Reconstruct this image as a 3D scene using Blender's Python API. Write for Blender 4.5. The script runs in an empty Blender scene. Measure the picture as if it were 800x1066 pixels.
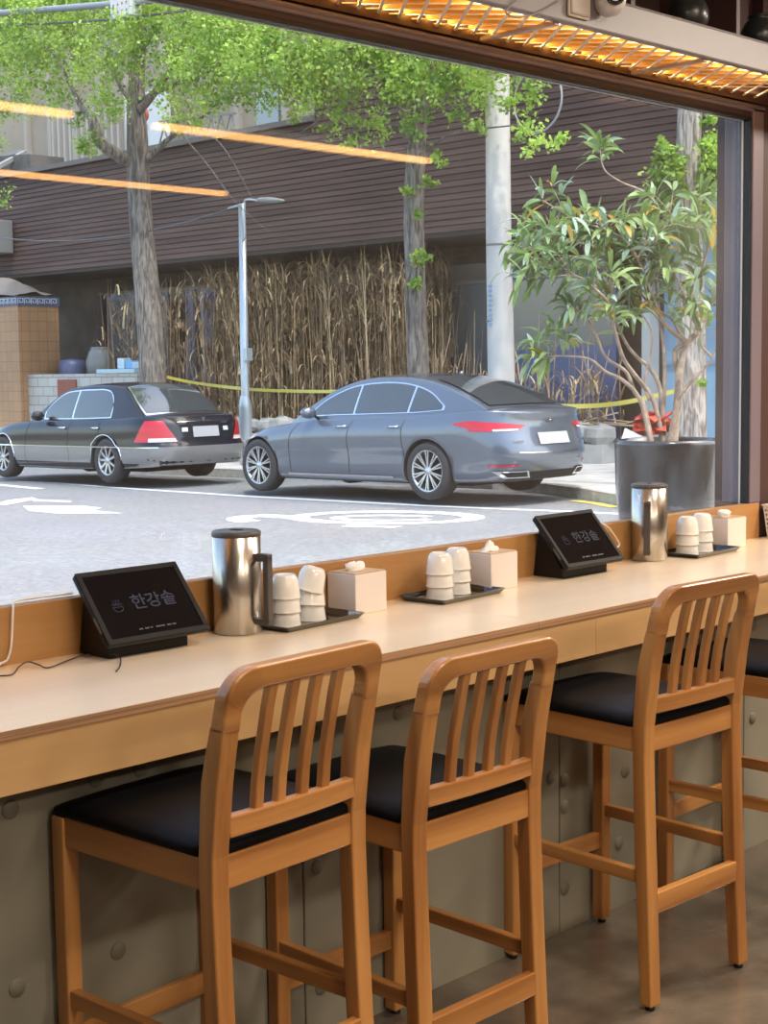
import bpy, bmesh, math, random
from math import sin, cos, pi, radians as R
from mathutils import Vector, Matrix
random.seed(7)
scene = bpy.context.scene
COL = scene.collection

# ------------------------------------------------------------------ materials
MATS = {}
def nodes_of(m):
    m.use_nodes = True
    nt = m.node_tree
    return nt, nt.nodes['Principled BSDF']
def mat(name, col, rough=.5, metal=0, spec=.5, noise=0, scale=8, stretch=(1,1,1), bump=0, coat=0, emit=None, estr=0, col2=None, detail=4, sheen=0, trans=0, lo=.35, hi=.65):
    if name in MATS: return MATS[name]
    m = bpy.data.materials.new(name); nt, b = nodes_of(m)
    c = (*col, 1)
    b.inputs['Base Color'].default_value = c
    b.inputs['Roughness'].default_value = rough
    b.inputs['Metallic'].default_value = metal
    b.inputs['Specular IOR Level'].default_value = spec
    if coat:
        b.inputs['Coat Weight'].default_value = coat; b.inputs['Coat Roughness'].default_value = .06
    if emit:
        b.inputs['Emission Color'].default_value = (*emit, 1); b.inputs['Emission Strength'].default_value = estr
    if trans: b.inputs['Transmission Weight'].default_value = trans
    if noise or bump or col2:
        tc = nt.nodes.new('ShaderNodeTexCoord'); mp = nt.nodes.new('ShaderNodeMapping')
        mp.inputs['Scale'].default_value = stretch
        nz = nt.nodes.new('ShaderNodeTexNoise'); nz.inputs['Scale'].default_value = scale; nz.inputs['Detail'].default_value = detail
        nt.links.new(tc.outputs['Object'], mp.inputs['Vector']); nt.links.new(mp.outputs['Vector'], nz.inputs['Vector'])
        rp = nt.nodes.new('ShaderNodeValToRGB')
        a = col2 if col2 else tuple(max(0, v*(1-noise)) for v in col)
        z = col if col2 else tuple(min(1, v*(1+noise)) for v in col)
        rp.color_ramp.elements[0].position = lo; rp.color_ramp.elements[1].position = hi
        rp.color_ramp.elements[0].color = (*a, 1); rp.color_ramp.elements[1].color = (*z, 1)
        nt.links.new(nz.outputs['Fac'], rp.inputs['Fac']); nt.links.new(rp.outputs['Color'], b.inputs['Base Color'])
        if bump:
            bp = nt.nodes.new('ShaderNodeBump'); bp.inputs['Strength'].default_value = bump; bp.inputs['Distance'].default_value = .01
            nt.links.new(nz.outputs['Fac'], bp.inputs['Height']); nt.links.new(bp.outputs['Normal'], b.inputs['Normal'])
    MATS[name] = m
    return m

def wood(name, c1, c2, rough=.4, stretch=(1,1,.06), scale=22, coat=0, ring=.35, bump=.03):
    """fine grain streaks plus broad cathedral figure"""
    if name in MATS: return MATS[name]
    m = bpy.data.materials.new(name); nt, b = nodes_of(m); N = nt.nodes.new; L = nt.links.new
    tc = N('ShaderNodeTexCoord'); mp = N('ShaderNodeMapping'); mp.inputs['Scale'].default_value = stretch
    oi = N('ShaderNodeObjectInfo'); ad = N('ShaderNodeVectorMath'); ad.operation = 'ADD'
    L(tc.outputs['Object'], ad.inputs[0]); L(oi.outputs['Random'], ad.inputs[1]); L(ad.outputs[0], mp.inputs['Vector'])
    n1 = N('ShaderNodeTexNoise'); n1.inputs['Scale'].default_value = scale; n1.inputs['Detail'].default_value = 6; n1.inputs['Distortion'].default_value = .3
    n2 = N('ShaderNodeTexNoise'); n2.inputs['Scale'].default_value = scale*5; n2.inputs['Detail'].default_value = 3
    wv = N('ShaderNodeTexWave'); wv.wave_type = 'RINGS'; wv.inputs['Scale'].default_value = scale*.16; wv.inputs['Distortion'].default_value = 6; wv.inputs['Detail'].default_value = 3; wv.inputs['Detail Scale'].default_value = 1.2
    for n in (n1, n2, wv): L(mp.outputs['Vector'], n.inputs['Vector'])
    mx = N('ShaderNodeMix'); mx.data_type = 'FLOAT'; mx.inputs[0].default_value = ring
    L(n1.outputs['Fac'], mx.inputs[2]); L(wv.outputs['Fac'], mx.inputs[3])
    m2 = N('ShaderNodeMix'); m2.data_type = 'FLOAT'; m2.inputs[0].default_value = .25
    L(mx.outputs[0], m2.inputs[2]); L(n2.outputs['Fac'], m2.inputs[3])
    rp = N('ShaderNodeValToRGB'); rp.color_ramp.elements[0].position = .28; rp.color_ramp.elements[1].position = .68
    rp.color_ramp.elements[0].color = (*c2, 1); rp.color_ramp.elements[1].color = (*c1, 1)
    L(m2.outputs[0], rp.inputs['Fac']); L(rp.outputs['Color'], b.inputs['Base Color'])
    bp = N('ShaderNodeBump'); bp.inputs['Strength'].default_value = bump; bp.inputs['Distance'].default_value = .004
    L(n2.outputs['Fac'], bp.inputs['Height']); L(bp.outputs['Normal'], b.inputs['Normal'])
    b.inputs['Roughness'].default_value = rough
    if coat: b.inputs['Coat Weight'].default_value = coat; b.inputs['Coat Roughness'].default_value = .18
    MATS[name] = m
    return m

# ------------------------------------------------------------------ mesh builder
class MB:
    def __init__(s): s.v = []; s.f = []; s.sm = []
    def add(s, vs, fs, smooth=False):
        n = len(s.v); s.v += [tuple(v) for v in vs]
        for f in fs: s.f.append(tuple(n+i for i in f)); s.sm.append(smooth)
    def box(s, x0, x1, y0, y1, z0, z1, rz=0, piv=None):
        vs = [(x, y, z) for z in (z0, z1) for y in (y0, y1) for x in (x0, x1)]
        if rz:
            px, py = piv if piv else ((x0+x1)/2, (y0+y1)/2); c, t = cos(rz), sin(rz)
            vs = [(px+(x-px)*c-(y-py)*t, py+(x-px)*t+(y-py)*c, z) for x, y, z in vs]
        s.add(vs, [(0,2,3,1), (4,5,7,6), (0,1,5,4), (2,6,7,3), (0,4,6,2), (1,3,7,5)]); return s
    def bar(s, a, b, w, h, up=(0,0,1)):
        a, b = Vector(a), Vector(b); d = (b-a).normalized(); u = Vector(up)
        if abs(d.dot(u)) > .98: u = Vector((1,0,0))
        r = d.cross(u).normalized(); u = r.cross(d).normalized()
        vs = [p + r*i*w/2 + u*j*h/2 for p in (a, b) for j in (-1, 1) for i in (-1, 1)]
        s.add(vs, [(0,2,3,1), (4,5,7,6), (0,1,5,4), (2,6,7,3), (0,4,6,2), (1,3,7,5)]); return s
    def tube(s, pts, rad, n=8, smooth=True, cap=True):
        pts = [Vector(p) for p in pts]; rs = rad if isinstance(rad, (list, tuple)) else [rad]*len(pts)
        base = len(s.v); prev = None
        for i, p in enumerate(pts):
            d = (pts[min(i+1, len(pts)-1)] - pts[max(i-1, 0)])
            d = d.normalized() if d.length > 1e-9 else Vector((0,0,1))
            if prev is None:
                u = d.orthogonal().normalized()
            else:
                u = (prev - d*prev.dot(d)); u = u.normalized() if u.length > 1e-6 else d.orthogonal().normalized()
            prev = u; w = d.cross(u)
            for k in range(n):
                a = 2*pi*k/n; s.v.append(tuple(p + (u*cos(a) + w*sin(a))*rs[i]))
        for i in range(len(pts)-1):
            for k in range(n):
                s.f.append((base+i*n+k, base+i*n+(k+1) % n, base+(i+1)*n+(k+1) % n, base+(i+1)*n+k)); s.sm.append(smooth)
        if cap:
            s.f.append(tuple(base+k for k in reversed(range(n)))); s.sm.append(False)
            e = base+(len(pts)-1)*n; s.f.append(tuple(e+k for k in range(n))); s.sm.append(False)
        return s
    def lathe(s, prof, n=32, c=(0,0), smooth=True, axis='z', arc=None):
        base = len(s.v)
        for r, z in prof:
            for k in range(n):
                a = 2*pi*k/n; r_ = max(r, 1e-5)
                if axis == 'z': s.v.append((c[0]+r_*cos(a), c[1]+r_*sin(a), z))
                elif axis == 'x': s.v.append((z, c[0]+r_*cos(a), c[1]+r_*sin(a)))
                else: s.v.append((c[0]+r_*cos(a), z, c[1]-r_*sin(a)))
        for i in range(len(prof)-1):
            for k in range(n):
                s.f.append((base+i*n+k, base+i*n+(k+1) % n, base+(i+1)*n+(k+1) % n, base+(i+1)*n+k)); s.sm.append(smooth)
        return s
    def prism(s, poly, z0, z1, plane='xy'):
        n = len(poly); P = {'xy': lambda a, b, z: (a, b, z), 'yz': lambda a, b, z: (z, a, b), 'xz': lambda a, b, z: (a, z, b)}[plane]
        vs = [P(a, b, z0) for a, b in poly] + [P(a, b, z1) for a, b in poly]
        fs = [tuple(reversed(range(n))), tuple(range(n, 2*n))] + [(i, (i+1) % n, n+(i+1) % n, n+i) for i in range(n)]
        s.add(vs, fs); return s
    def grid(s, rows, smooth=True, close=False):
        n = len(rows[0]); base = len(s.v)
        for r in rows: s.v += [tuple(p) for p in r]
        for i in range(len(rows)-1):
            for k in range(n if close else n-1):
                s.f.append((base+i*n+k, base+i*n+(k+1) % n, base+(i+1)*n+(k+1) % n, base+(i+1)*n+k)); s.sm.append(smooth)
        return s
    def xf(s, M, start=0):
        for i in range(start, len(s.v)): s.v[i] = tuple(M @ Vector(s.v[i]))
        return s
    def obj(s, name, m, parent=None, bevel=0, seg=2, recalc=True, weld=False, smooth=None):
        me = bpy.data.meshes.new(name); me.from_pydata(s.v, [], s.f); me.update()
        me.polygons.foreach_set('use_smooth', [smooth if smooth is not None else x for x in s.sm])
        if recalc or weld:
            b = bmesh.new(); b.from_mesh(me)
            if weld: bmesh.ops.remove_doubles(b, verts=b.verts, dist=1e-5)
            if recalc: bmesh.ops.recalc_face_normals(b, faces=b.faces)
            b.to_mesh(me); b.free()
        if isinstance(m, (list, tuple)):
            for q in m: me.materials.append(q)
        else: me.materials.append(m)
        o = bpy.data.objects.new(name, me); COL.objects.link(o)
        if parent is not None: o.parent = parent
        if bevel:
            md = o.modifiers.new('bevel', 'BEVEL'); md.width = bevel; md.segments = seg; md.limit_method = 'ANGLE'; md.angle_limit = R(35)
            md.harden_normals = False
        return o

def thing(name, label, cat, loc=(0,0,0), rz=0, group=None):
    o = bpy.data.objects.new(name, None); COL.objects.link(o); o.empty_display_size = .1
    o.location = loc; o.rotation_euler = (0, 0, rz); o['label'] = label; o['category'] = cat
    if group: o['group'] = group
    return o
def tag(o, label, cat, group=None, kind=None):
    o['label'] = label; o['category'] = cat
    if group: o['group'] = group
    if kind: o['kind'] = kind
    return o
def struct(o): o['kind'] = 'structure'; return o
def sempty(name):
    o = bpy.data.objects.new(name, None); COL.objects.link(o); o['kind'] = 'structure'; return o
def dup(root, loc, rz, label, group=None):
    r = root.copy(); COL.objects.link(r); r.location = loc; r.rotation_euler = (0, 0, rz); r['label'] = label
    if group: r['group'] = group
    for ch in root.children:
        c = ch.copy(); COL.objects.link(c); c.parent = r
        for g in ch.children:
            d = g.copy(); COL.objects.link(d); d.parent = c
    return r
def smooth_path(pts, n=6):
    P = [Vector(p) for p in pts]; out = []
    for i in range(len(P)-1):
        p0 = P[max(i-1, 0)]; p1 = P[i]; p2 = P[i+1]; p3 = P[min(i+2, len(P)-1)]
        for k in range(n):
            t = k/n
            out.append(.5*((2*p1)+(-p0+p2)*t+(2*p0-5*p1+4*p2-p3)*t*t+(-p0+3*p1-3*p2+p3)*t**3))
    out.append(P[-1]); return out
def text_mesh(body, size, depth=.0004, parent=None, m=None, name='lettering', loc=(0,0,0), rot=(0,0,0), align='CENTER'):
    cu = bpy.data.curves.new(name, 'FONT'); cu.body = body; cu.size = size; cu.extrude = depth; cu.align_x = align; cu.align_y = 'CENTER'; cu.offset = size*.012
    t = bpy.data.objects.new(name, cu); COL.objects.link(t)
    dg = bpy.context.evaluated_depsgraph_get(); me = bpy.data.meshes.new_from_object(t.evaluated_get(dg))
    bpy.data.objects.remove(t); bpy.data.curves.remove(cu)
    me.materials.clear(); me.materials.append(m)
    o = bpy.data.objects.new(name, me); COL.objects.link(o); o.parent = parent; o.location = loc; o.rotation_euler = rot
    return o

# ------------------------------------------------------------------ camera
F_PX = 1560.0
cam_d = bpy.data.cameras.new('camera'); cam = bpy.data.objects.new('camera', cam_d); COL.objects.link(cam)
cam_d.sensor_fit = 'VERTICAL'; cam_d.sensor_height = 24.0; cam_d.lens = F_PX/1066*24.0
cam_d.clip_end = 300; cam_d.clip_start = .05
rX = Vector((0.70158272, -0.0771968, 0.7083942)); rY = Vector((-0.71246504, -0.05752312, 0.69934587)); rZ = Vector((-0.01323822, -0.99535508, -0.09535725))
# world axes in (right, down, forward) camera coordinates -> camera matrix
Rm = Matrix(((rX[0], -rX[1], -rX[2]), (rY[0], -rY[1], -rY[2]), (rZ[0], -rZ[1], -rZ[2])))
CAMP = Vector((0, 0, 1.5))
cam.matrix_world = Matrix.Translation(CAMP) @ Rm.to_4x4()
scene.camera = cam
RW = Matrix((rX, rY, rZ))
def ray(x, y): return RW @ Vector((x-400, y-533, F_PX))
def onz(x, y, z): v = ray(x, y); return CAMP + v*((z-1.5)/v.z)
def ony(x, y, Y): v = ray(x, y); return CAMP + v*(Y/v.y)
def onx(x, y, X): v = ray(x, y); return CAMP + v*(X/v.x)
def gz(y): return .056-.013*y          # the street falls gently away from the shop
# ------------------------------------------------------------------ materials of the room
M_chair = wood('chair_wood', (.55,.262,.080), (.31,.122,.032), rough=.33, stretch=(1,1,.05), scale=26, coat=.25)
M_chairx = wood('chair_wood_crosswise', (.55,.262,.080), (.31,.122,.032), rough=.33, stretch=(.05,1,1), scale=26, coat=.25)
M_chairy = wood('chair_wood_lengthwise', (.53,.25,.077), (.29,.115,.030), rough=.35, stretch=(1,.05,1), scale=26, coat=.25)
M_birch = wood('birch_worktop', (.90,.75,.55), (.81,.64,.45), rough=.34, stretch=(.10,1,1), scale=7, coat=.5, ring=.25)
M_apron = wood('birch_apron', (.60,.38,.18), (.50,.30,.13), rough=.4, stretch=(.12,1,1), scale=8, ring=.3)
M_rail = wood('oak_back_board', (.52,.29,.11), (.36,.18,.06), rough=.42, stretch=(.06,1,1), scale=12, ring=.35)
M_ply = mat('plywood_edge', (.36,.20,.11), .55, noise=.35, scale=60, stretch=(.02,1,3))
M_seat = mat('black_leatherette', (.004,.004,.005), .5, spec=.10, noise=.3, scale=60, bump=.06)
M_rubber = mat('black_rubber', (.01,.01,.01), .6)
M_maroon = mat('maroon_painted_steel', (.18,.145,.18), .38, noise=.06, scale=3)
M_maroond = mat('dark_maroon_paint', (.06,.028,.026), .5, noise=.08, scale=3)
M_beam = mat('mauve_grey_steel', (.22,.20,.21), .42, noise=.08, scale=2)
M_gasket = mat('black_gasket', (.012,.012,.012), .5)
M_sili = mat('white_silicone', (.8,.8,.78), .4)
M_white = mat('white_ceramic', (.80,.79,.76), .12, coat=.3)
M_blk = mat('black_plastic', (.008,.008,.009), .42, spec=.25)
M_blkgloss = mat('black_screen', (.004,.004,.006), .05, coat=.5)
M_tray = mat('black_lacquer', (.012,.011,.011), .12, coat=.6)
M_steel = mat('brushed_steel', (.50,.47,.43), .27, metal=1, noise=.10, scale=40, stretch=(1,1,.02))
M_lid = mat('dark_grey_plastic', (.07,.062,.058), .42)
M_tissuebox = mat('white_lacquered_box', (.74,.68,.64), .28)
M_bamboo = mat('bamboo_lid', (.56,.38,.22), .4, noise=.12, scale=30, stretch=(.1,1,1))
M_tissue = mat('white_tissue', (.85,.85,.85), .9)
M_cablew = mat('white_cable', (.72,.70,.68), .4)
M_cableb = mat('black_cable', (.02,.015,.015), .4)
M_text = mat('screen_lettering', (.014,.014,.02), .6, spec=.1, emit=(.30,.30,.42), estr=.12)

# floor: polished concrete with cloudy patches and a crack
def floor_mat():
    m = bpy.data.materials.new('polished_concrete'); nt, b = nodes_of(m); N = nt.nodes.new; L = nt.links.new
    tc = N('ShaderNodeTexCoord')
    n1 = N('ShaderNodeTexNoise'); n1.inputs['Scale'].default_value = 1.6; n1.inputs['Detail'].default_value = 7; n1.inputs['Distortion'].default_value = 1.2
    n2 = N('ShaderNodeTexNoise'); n2.inputs['Scale'].default_value = 14; n2.inputs['Detail'].default_value = 6
    L(tc.outputs['Object'], n1.inputs['Vector']); L(tc.outputs['Object'], n2.inputs['Vector'])
    r1 = N('ShaderNodeValToRGB'); r1.color_ramp.elements[0].position = .36; r1.color_ramp.elements[1].position = .66
    r1.color_ramp.elements[0].color = (.085,.068,.054,1); r1.color_ramp.elements[1].color = (.185,.15,.115,1)
    L(n1.outputs['Fac'], r1.inputs['Fac'])
    mx = N('ShaderNodeMix'); mx.data_type = 'RGBA'; mx.blend_type = 'OVERLAY'; mx.inputs[0].default_value = .35
    L(r1.outputs['Color'], mx.inputs[6]); L(n2.outputs['Fac'], mx.inputs[7])
    L(mx.outputs[2], b.inputs['Base Color'])
    r2 = N('ShaderNodeMapRange'); r2.inputs['To Min'].default_value = .12; r2.inputs['To Max'].default_value = .34
    L(n1.outputs['Fac'], r2.inputs['Value']); L(r2.outputs[0], b.inputs['Roughness'])
    b.inputs['Coat Weight'].default_value = .4; b.inputs['Coat Roughness'].default_value = .12
    return m
M_floor = floor_mat()
M_conc = mat('cast_concrete_panel', (.26,.245,.19), .42, noise=.16, scale=2.2, coat=.25, detail=8)
M_plaster = mat('dark_plaster', (.20,.15,.12), .8, noise=.06, scale=3)
M_ceil = mat('ceiling_paint', (.42,.36,.32), .8)

XL, XR, YB, YF, ZC = -2.2, 8.2, -4.2, 2.39, 3.0
struct(MB().box(XL-.1, XR+.1, YB-.1, 2.55, -.12, 0).obj('floor', M_floor))
struct(MB().box(XL-.1, XR+.1, YB-.1, 3.05, ZC, ZC+.15).obj('ceiling', M_ceil))
struct(MB().box(XL-.1, XL, YB, 3.0, 0, ZC).obj('wall_left', M_plaster))
struct(MB().box(XR, XR+.1, YB, 3.0, 0, ZC).obj('wall_right', M_plaster))
struct(MB().box(XL-.1, XR+.1, YB-.1, YB, 0, ZC).obj('wall_back', M_plaster))
# low concrete wall under the counter, cast panels with joints and tie holes
wf = sempty('wall_front')
joints = [XL, -1.5, -.6, .3, 1.25, 2.153, 3.066, 3.98, 4.9, 5.8, 6.7, 7.6, XR]
for a, b in zip(joints, joints[1:]):
    MB().box(a+.0015, b-.0015, YF, YF+.42, -.3, .755).obj('concrete_panel', M_conc, wf, bevel=.002, seg=1)
MB().box(XL+.01, XR-.01, YF+.01, YF+.40, 0, .75).obj('joint_backing', M_gasket, wf)
M_hole = mat('tie_hole_plug', (.19,.178,.135), .55)
hp = [(1.43,.70),(1.62,.72),(1.726,.718),(1.658,.364),(1.43,.36),(2.46,.70),(2.668,.698),(2.46,.37),(3.03,.43),(3.087,.411),(3.087,.338),(3.087,.115),(3.36,.378),(3.332,.18),(3.56,.70),(3.74,.70),(4.03,.41),(4.03,.70),(4.36,.40),(2.195,.70),(2.195,.40),(2.2,.12),(.9,.7),(.9,.36)]
for x, z in hp:
    MB().lathe([(0,-.003),(.0165,-.003),(.018,-.001),(.018,.004)], 24, axis='y', c=(0,0)).xf(Matrix.Translation((x, YF, z))).obj('tie_hole', M_hole, wf)
# wall right of the window, and above it
MB().box(4.745, XR, 2.80, 2.98, .75, ZC).obj('side_pier', M_maroond, wf)
MB().box(XL, 4.745, 2.86, 2.98, 2.40, ZC).obj('header_panel', M_maroond, wf)
MB().box(XL, -1.5, 2.83, 2.98, .75, 2.40).obj('left_pier', M_maroond, wf)
MB().box(XL, 4.745, 2.823, 2.96, .75, .955).obj('sill_plinth', M_maroond, wf)
# ------------------------------------------------------------------ window
win = sempty('window_1')
GY = 2.83; WX0, WX1, WZ0, WZ1 = -1.5, 4.672, .955, 2.348
fr = MB(); fr.box(WX1, 4.742, 2.79, 2.905, 1.006, WZ1+.045); fr.obj('frame_jamb', M_maroon, win, bevel=.004)
MB().box(WX0-.06, WX0, 2.79, 2.905, WZ0, WZ1+.045).obj('frame_jamb', M_maroon, win, bevel=.004)
hd = MB(); hd.box(WX0, WX1+.07, 2.79, 2.86, WZ1+.018, WZ1+.034); hd.obj('frame_head', M_maroon, win, bevel=.004)
hh = MB(); hh.tube([(WX0, 2.792, WZ1+.036), (WX1+.07, 2.792, WZ1+.036)], .008, 10); hh.obj('head_trim', M_maroon, win)
MB().box(WX0, WX1+.07, 2.80, 2.86, WZ1+.004, WZ1+.05).obj('head_reveal', M_maroond, win, bevel=.002)
MB().box(WX0, WX1, 2.802, 2.826, WZ1-.008, WZ1+.004).obj('gasket', M_gasket, win)
MB().box(WX1-.004, WX1+.002, 2.796, 2.827, WZ0, WZ1).obj('gasket', M_gasket, win)
MB().box(WX1-.006, WX1, 2.827, 2.833, WZ0, WZ1-.004).obj('sealant_bead', M_sili, win)
MB().box(WX0, WX1, 2.827, 2.833, WZ1-.0105, WZ1-.008).obj('sealant_bead', M_sili, win)
def glass_mat():
    m = bpy.data.materials.new('window_glass'); m.use_nodes = True; nt = m.node_tree; nt.nodes.clear(); N = nt.nodes.new; L = nt.links.new
    out = N('ShaderNodeOutputMaterial'); tr = N('ShaderNodeBsdfTransparent'); gl = N('ShaderNodeBsdfGlossy'); mx = N('ShaderNodeMixShader'); fr = N('ShaderNodeMath'); fr.operation = 'MULTIPLY_ADD'; lw = N('ShaderNodeLayerWeight'); lw.inputs['Blend'].default_value = .5
    pw = N('ShaderNodeMath'); pw.operation = 'POWER'; pw.inputs[1].default_value = 5; L(lw.outputs['Facing'], pw.inputs[0]); L(pw.outputs[0], fr.inputs[0]); fr.inputs[1].default_value = .96; fr.inputs[2].default_value = .04
    gl.inputs['Roughness'].default_value = 0; tr.inputs['Color'].default_value = (.985,.99,.987,1)
    # dusty film
    df = N('ShaderNodeBsdfDiffuse'); df.inputs['Color'].default_value = (.7,.7,.7,1); m2 = N('ShaderNodeMixShader')
    tc = N('ShaderNodeTexCoord'); nz = N('ShaderNodeTexNoise'); nz.inputs['Scale'].default_value = 3; nz.inputs['Detail'].default_value = 8
    mr = N('ShaderNodeMapRange'); mr.inputs['From Min'].default_value = .4; mr.inputs['From Max'].default_value = .8; mr.inputs['To Min'].default_value = .003; mr.inputs['To Max'].default_value = .018
    L(tc.outputs['Object'], nz.inputs['Vector']); L(nz.outputs['Fac'], mr.inputs['Value']); L(mr.outputs[0], m2.inputs['Fac'])
    L(fr.outputs[0], mx.inputs['Fac']); L(tr.outputs[0], mx.inputs[1]); L(gl.outputs[0], mx.inputs[2])
    L(mx.outputs[0], m2.inputs[1]); L(df.outputs[0], m2.inputs[2]); L(m2.outputs[0], out.inputs['Surface'])
    return m
M_glass = glass_mat()
for y in (GY, GY+.018):
    MB().box(WX0, WX1-.001, y-.002, y+.002, WZ0, WZ1-.006).obj('glass_pane', M_glass, win)
# ------------------------------------------------------------------ counter
CT = .88; CY0, CY1 = 2.275, 2.79
ct = thing('counter', 'long birch plywood window counter with a deep front apron, running under the window', 'counter', (0,0,0))
for a, b in ((XL+.02, 2.8385), (2.8395, 6.6)):
    MB().box(a, b, CY0, CY1+.0, CT-.0015, CT).obj('worktop_veneer', M_birch, ct)
    MB().box(a, b, CY0+.0005, CY1, CT-.018, CT-.0015).obj('worktop_edge', M_ply, ct)
for a, b in ((XL+.02, 3.075), (3.0755, 6.6)):
    MB().box(a, b, CY0+.004, CY0+.024, .762, CT-.018).obj('apron', M_apron, ct, bevel=.001, seg=1)
struct(MB().box(XL+.02, 4.736, CY1-.0005, CY1+.032, CT-.02, 1.0055).obj('trim_1', M_rail, bevel=.002))
for x in (-1.3, .6, 2.5, 4.6, 6.3):
    MB().box(x, x+.03, CY0+.05, CY1-.45+.06, .80, CT-.018).obj('support_bracket', M_maroond, ct)
# ------------------------------------------------------------------ overhead shelf: steel beam, diamond grating, backlit boards
shelf = thing('overhead_shelf', 'mauve steel shelf beam with orange lit wooden grating hung above the window', 'shelf')
MB().box(XL+.01, XR-.01, 2.505, 2.53, 2.405, 2.497).obj('beam', M_beam, shelf, bevel=.006)
MB().box(XL+.01, XR-.01, 2.51, 2.85, 2.490, 2.500).obj('shelf_board', M_maroond, shelf)
M_orange = mat('orange_stained_slat', (.90,.50,.10), .45, noise=.25, scale=9, stretch=(1,1,1))
M_wire = mat('pale_wire', (.85,.74,.62), .4)
MB().box(-.5, 4.735, 2.535, 2.785, 2.480, 2.488).obj('backing_board', M_orange, shelf)
dv = Vector((1018, 1199, 0)).normalized(); dp = Vector((dv.y, -dv.x, 0))
def clip_bar(mb, c, d, w, z0, z1, ya=2.538, yb=2.782):
    # bar through c along d clipped to the strip
    t0, t1 = (ya-c.y)/d.y, (yb-c.y)/d.y; a, b = c+d*t0, c+d*t1
    if min(a.x, b.x) < -.5 or max(a.x, b.x) > 4.73: return
    mb.bar(a+Vector((0,0,(z0+z1)/2)), b+Vector((0,0,(z0+z1)/2)), w, z1-z0)
rods = MB(); bl = MB(); wr = MB()
for i in range(-30, 110):
    clip_bar(rods, Vector((i*.0735, 2.66, 0)), dv, .008, 2.409, 2.413)
for i in range(-30, 110):
    clip_bar(bl, Vector((i*.085, 2.66, 0)), dp, .012, 2.422, 2.452)
    clip_bar(wr, Vector((i*.085+.03, 2.66, 0)), dp, .0022, 2.414, 2.417)
rods.obj('grating_rods', M_wire, shelf); bl.obj('wooden_slats', M_orange, shelf); wr.obj('grating_wires', M_wire, shelf)
for px, py in ((497, 40), (655, 75)):
    p = onz(px, py, 2.408)
    MB().box(p.x-.009, p.x+.009, 2.52, 2.80, 2.398, 2.408).obj('cross_bracket', mat('pale_mauve_bracket', (.42,.33,.30), .4), shelf)
MB().box(XL, XR, 2.782, 2.80, 2.395, 2.49).obj('rear_angle', M_maroond, shelf)
MB().box(3.2, 6, 2.845, 2.855, 2.5, ZC).obj('shelf_back', M_maroond, shelf)
for x in (3.62, 4.18, 4.92):
    MB().box(x, x+.02, 2.56, 2.845, 2.5, 2.86).obj('divider', M_maroond, shelf)
# jars on the shelf
M_jar = mat('dark_glazed_jar', (.022,.026,.028), .3, noise=.3, scale=10)
def jar(x, y, s, lab):
    p = [(0,0),(.05,0),(.075,.02),(.09,.06),(.088,.10),(.07,.14),(.05,.155),(.054,.165),(.058,.17),(.05,.175),(0,.175)]
    j = MB().lathe([(a*s, b*s) for a, b in p], 32).obj('earthenware_jar', M_jar); j.location = (x, y, 2.5); tag(j, lab, 'jar', 'dark earthenware jars on the overhead shelf')
jar(4.0, 2.62, .72, 'dark jar on overhead shelf nearest the round camera'); jar(4.42, 2.62, .70, 'low dark rounded jar in the middle of the overhead shelf'); jar(4.68, 2.63, .9, 'dark glazed jar at the right end of the overhead shelf')
M_red = mat('red_brown_saucer', (.20,.04,.02), .4)
s = MB().lathe([(0,0),(.055,0),(.065,.012),(.06,.012),(.05,.006),(0,.006)], 32).obj('saucer', M_red); s.location = (3.83, 2.60, 2.5); tag(s, 'reddish saucer standing on the overhead shelf left of the jars', 'saucer')
# security camera and junction box on the beam
M_camw = mat('white_camera_shell', (.72,.68,.68), .3)
p = ony(636, 0, 2.47)
sc_ = thing('security_camera', 'round white security camera mounted on the mauve beam above the window', 'security camera', p)
body = MB().lathe([(0,-.035),(.022,-.035),(.035,-.026),(.041,-.01),(.042,.012),(.036,.03),(.02,.036),(0,.036)], 36, axis='y')
o = body.obj('camera_body', M_camw, sc_); o.rotation_euler = (R(-8), 0, R(-35))
o2 = MB().lathe([(.028,-.0375),(.026,-.039),(.018,-.039),(.017,-.034),(0,-.034)], 36, axis='y').obj('lens_ring', mat('black_lens', (.01,.01,.01), .15), o)
o3 = MB().lathe([(.011,-.0395),(.010,-.041),(0,-.041)], 24, axis='y').obj('lens', mat('grey_lens', (.35,.36,.38), .1), o)
MB().tube([(0,.0,.03),(0,.012,.05)], .014, 16).obj('mount', M_camw, sc_)
p = ony(604, 0, 2.495)
jb = thing('junction_box', 'beige plastic junction box fixed to the beam beside the security camera', 'junction box', p)
MB().box(-.042, .042, -.006, .008, -.042, .05).obj('box_body', mat('beige_plastic', (.42,.36,.30), .45), jb, bevel=.006)
MB().box(-.046, .046, .0, .0095, -.047, .055).obj('back_plate', mat('cream_plastic', (.62,.54,.46), .45), jb, bevel=.005)
p0 = [ony(585, 0, 2.498), ony(577, 5, 2.498), ony(556, 15, 2.498), ony(538, 18, 2.498), ony(527, 13, 2.498), ony(532, 6, 2.498), ony(548, -6, 2.498)]
tag(MB().tube(smooth_path(p0), .0022, 6).obj('camera_cable', mat('grey_cable', (.33,.29,.28), .4)), 'thin grey cable loop hanging on the mauve beam left of the junction box', 'cable')
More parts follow.
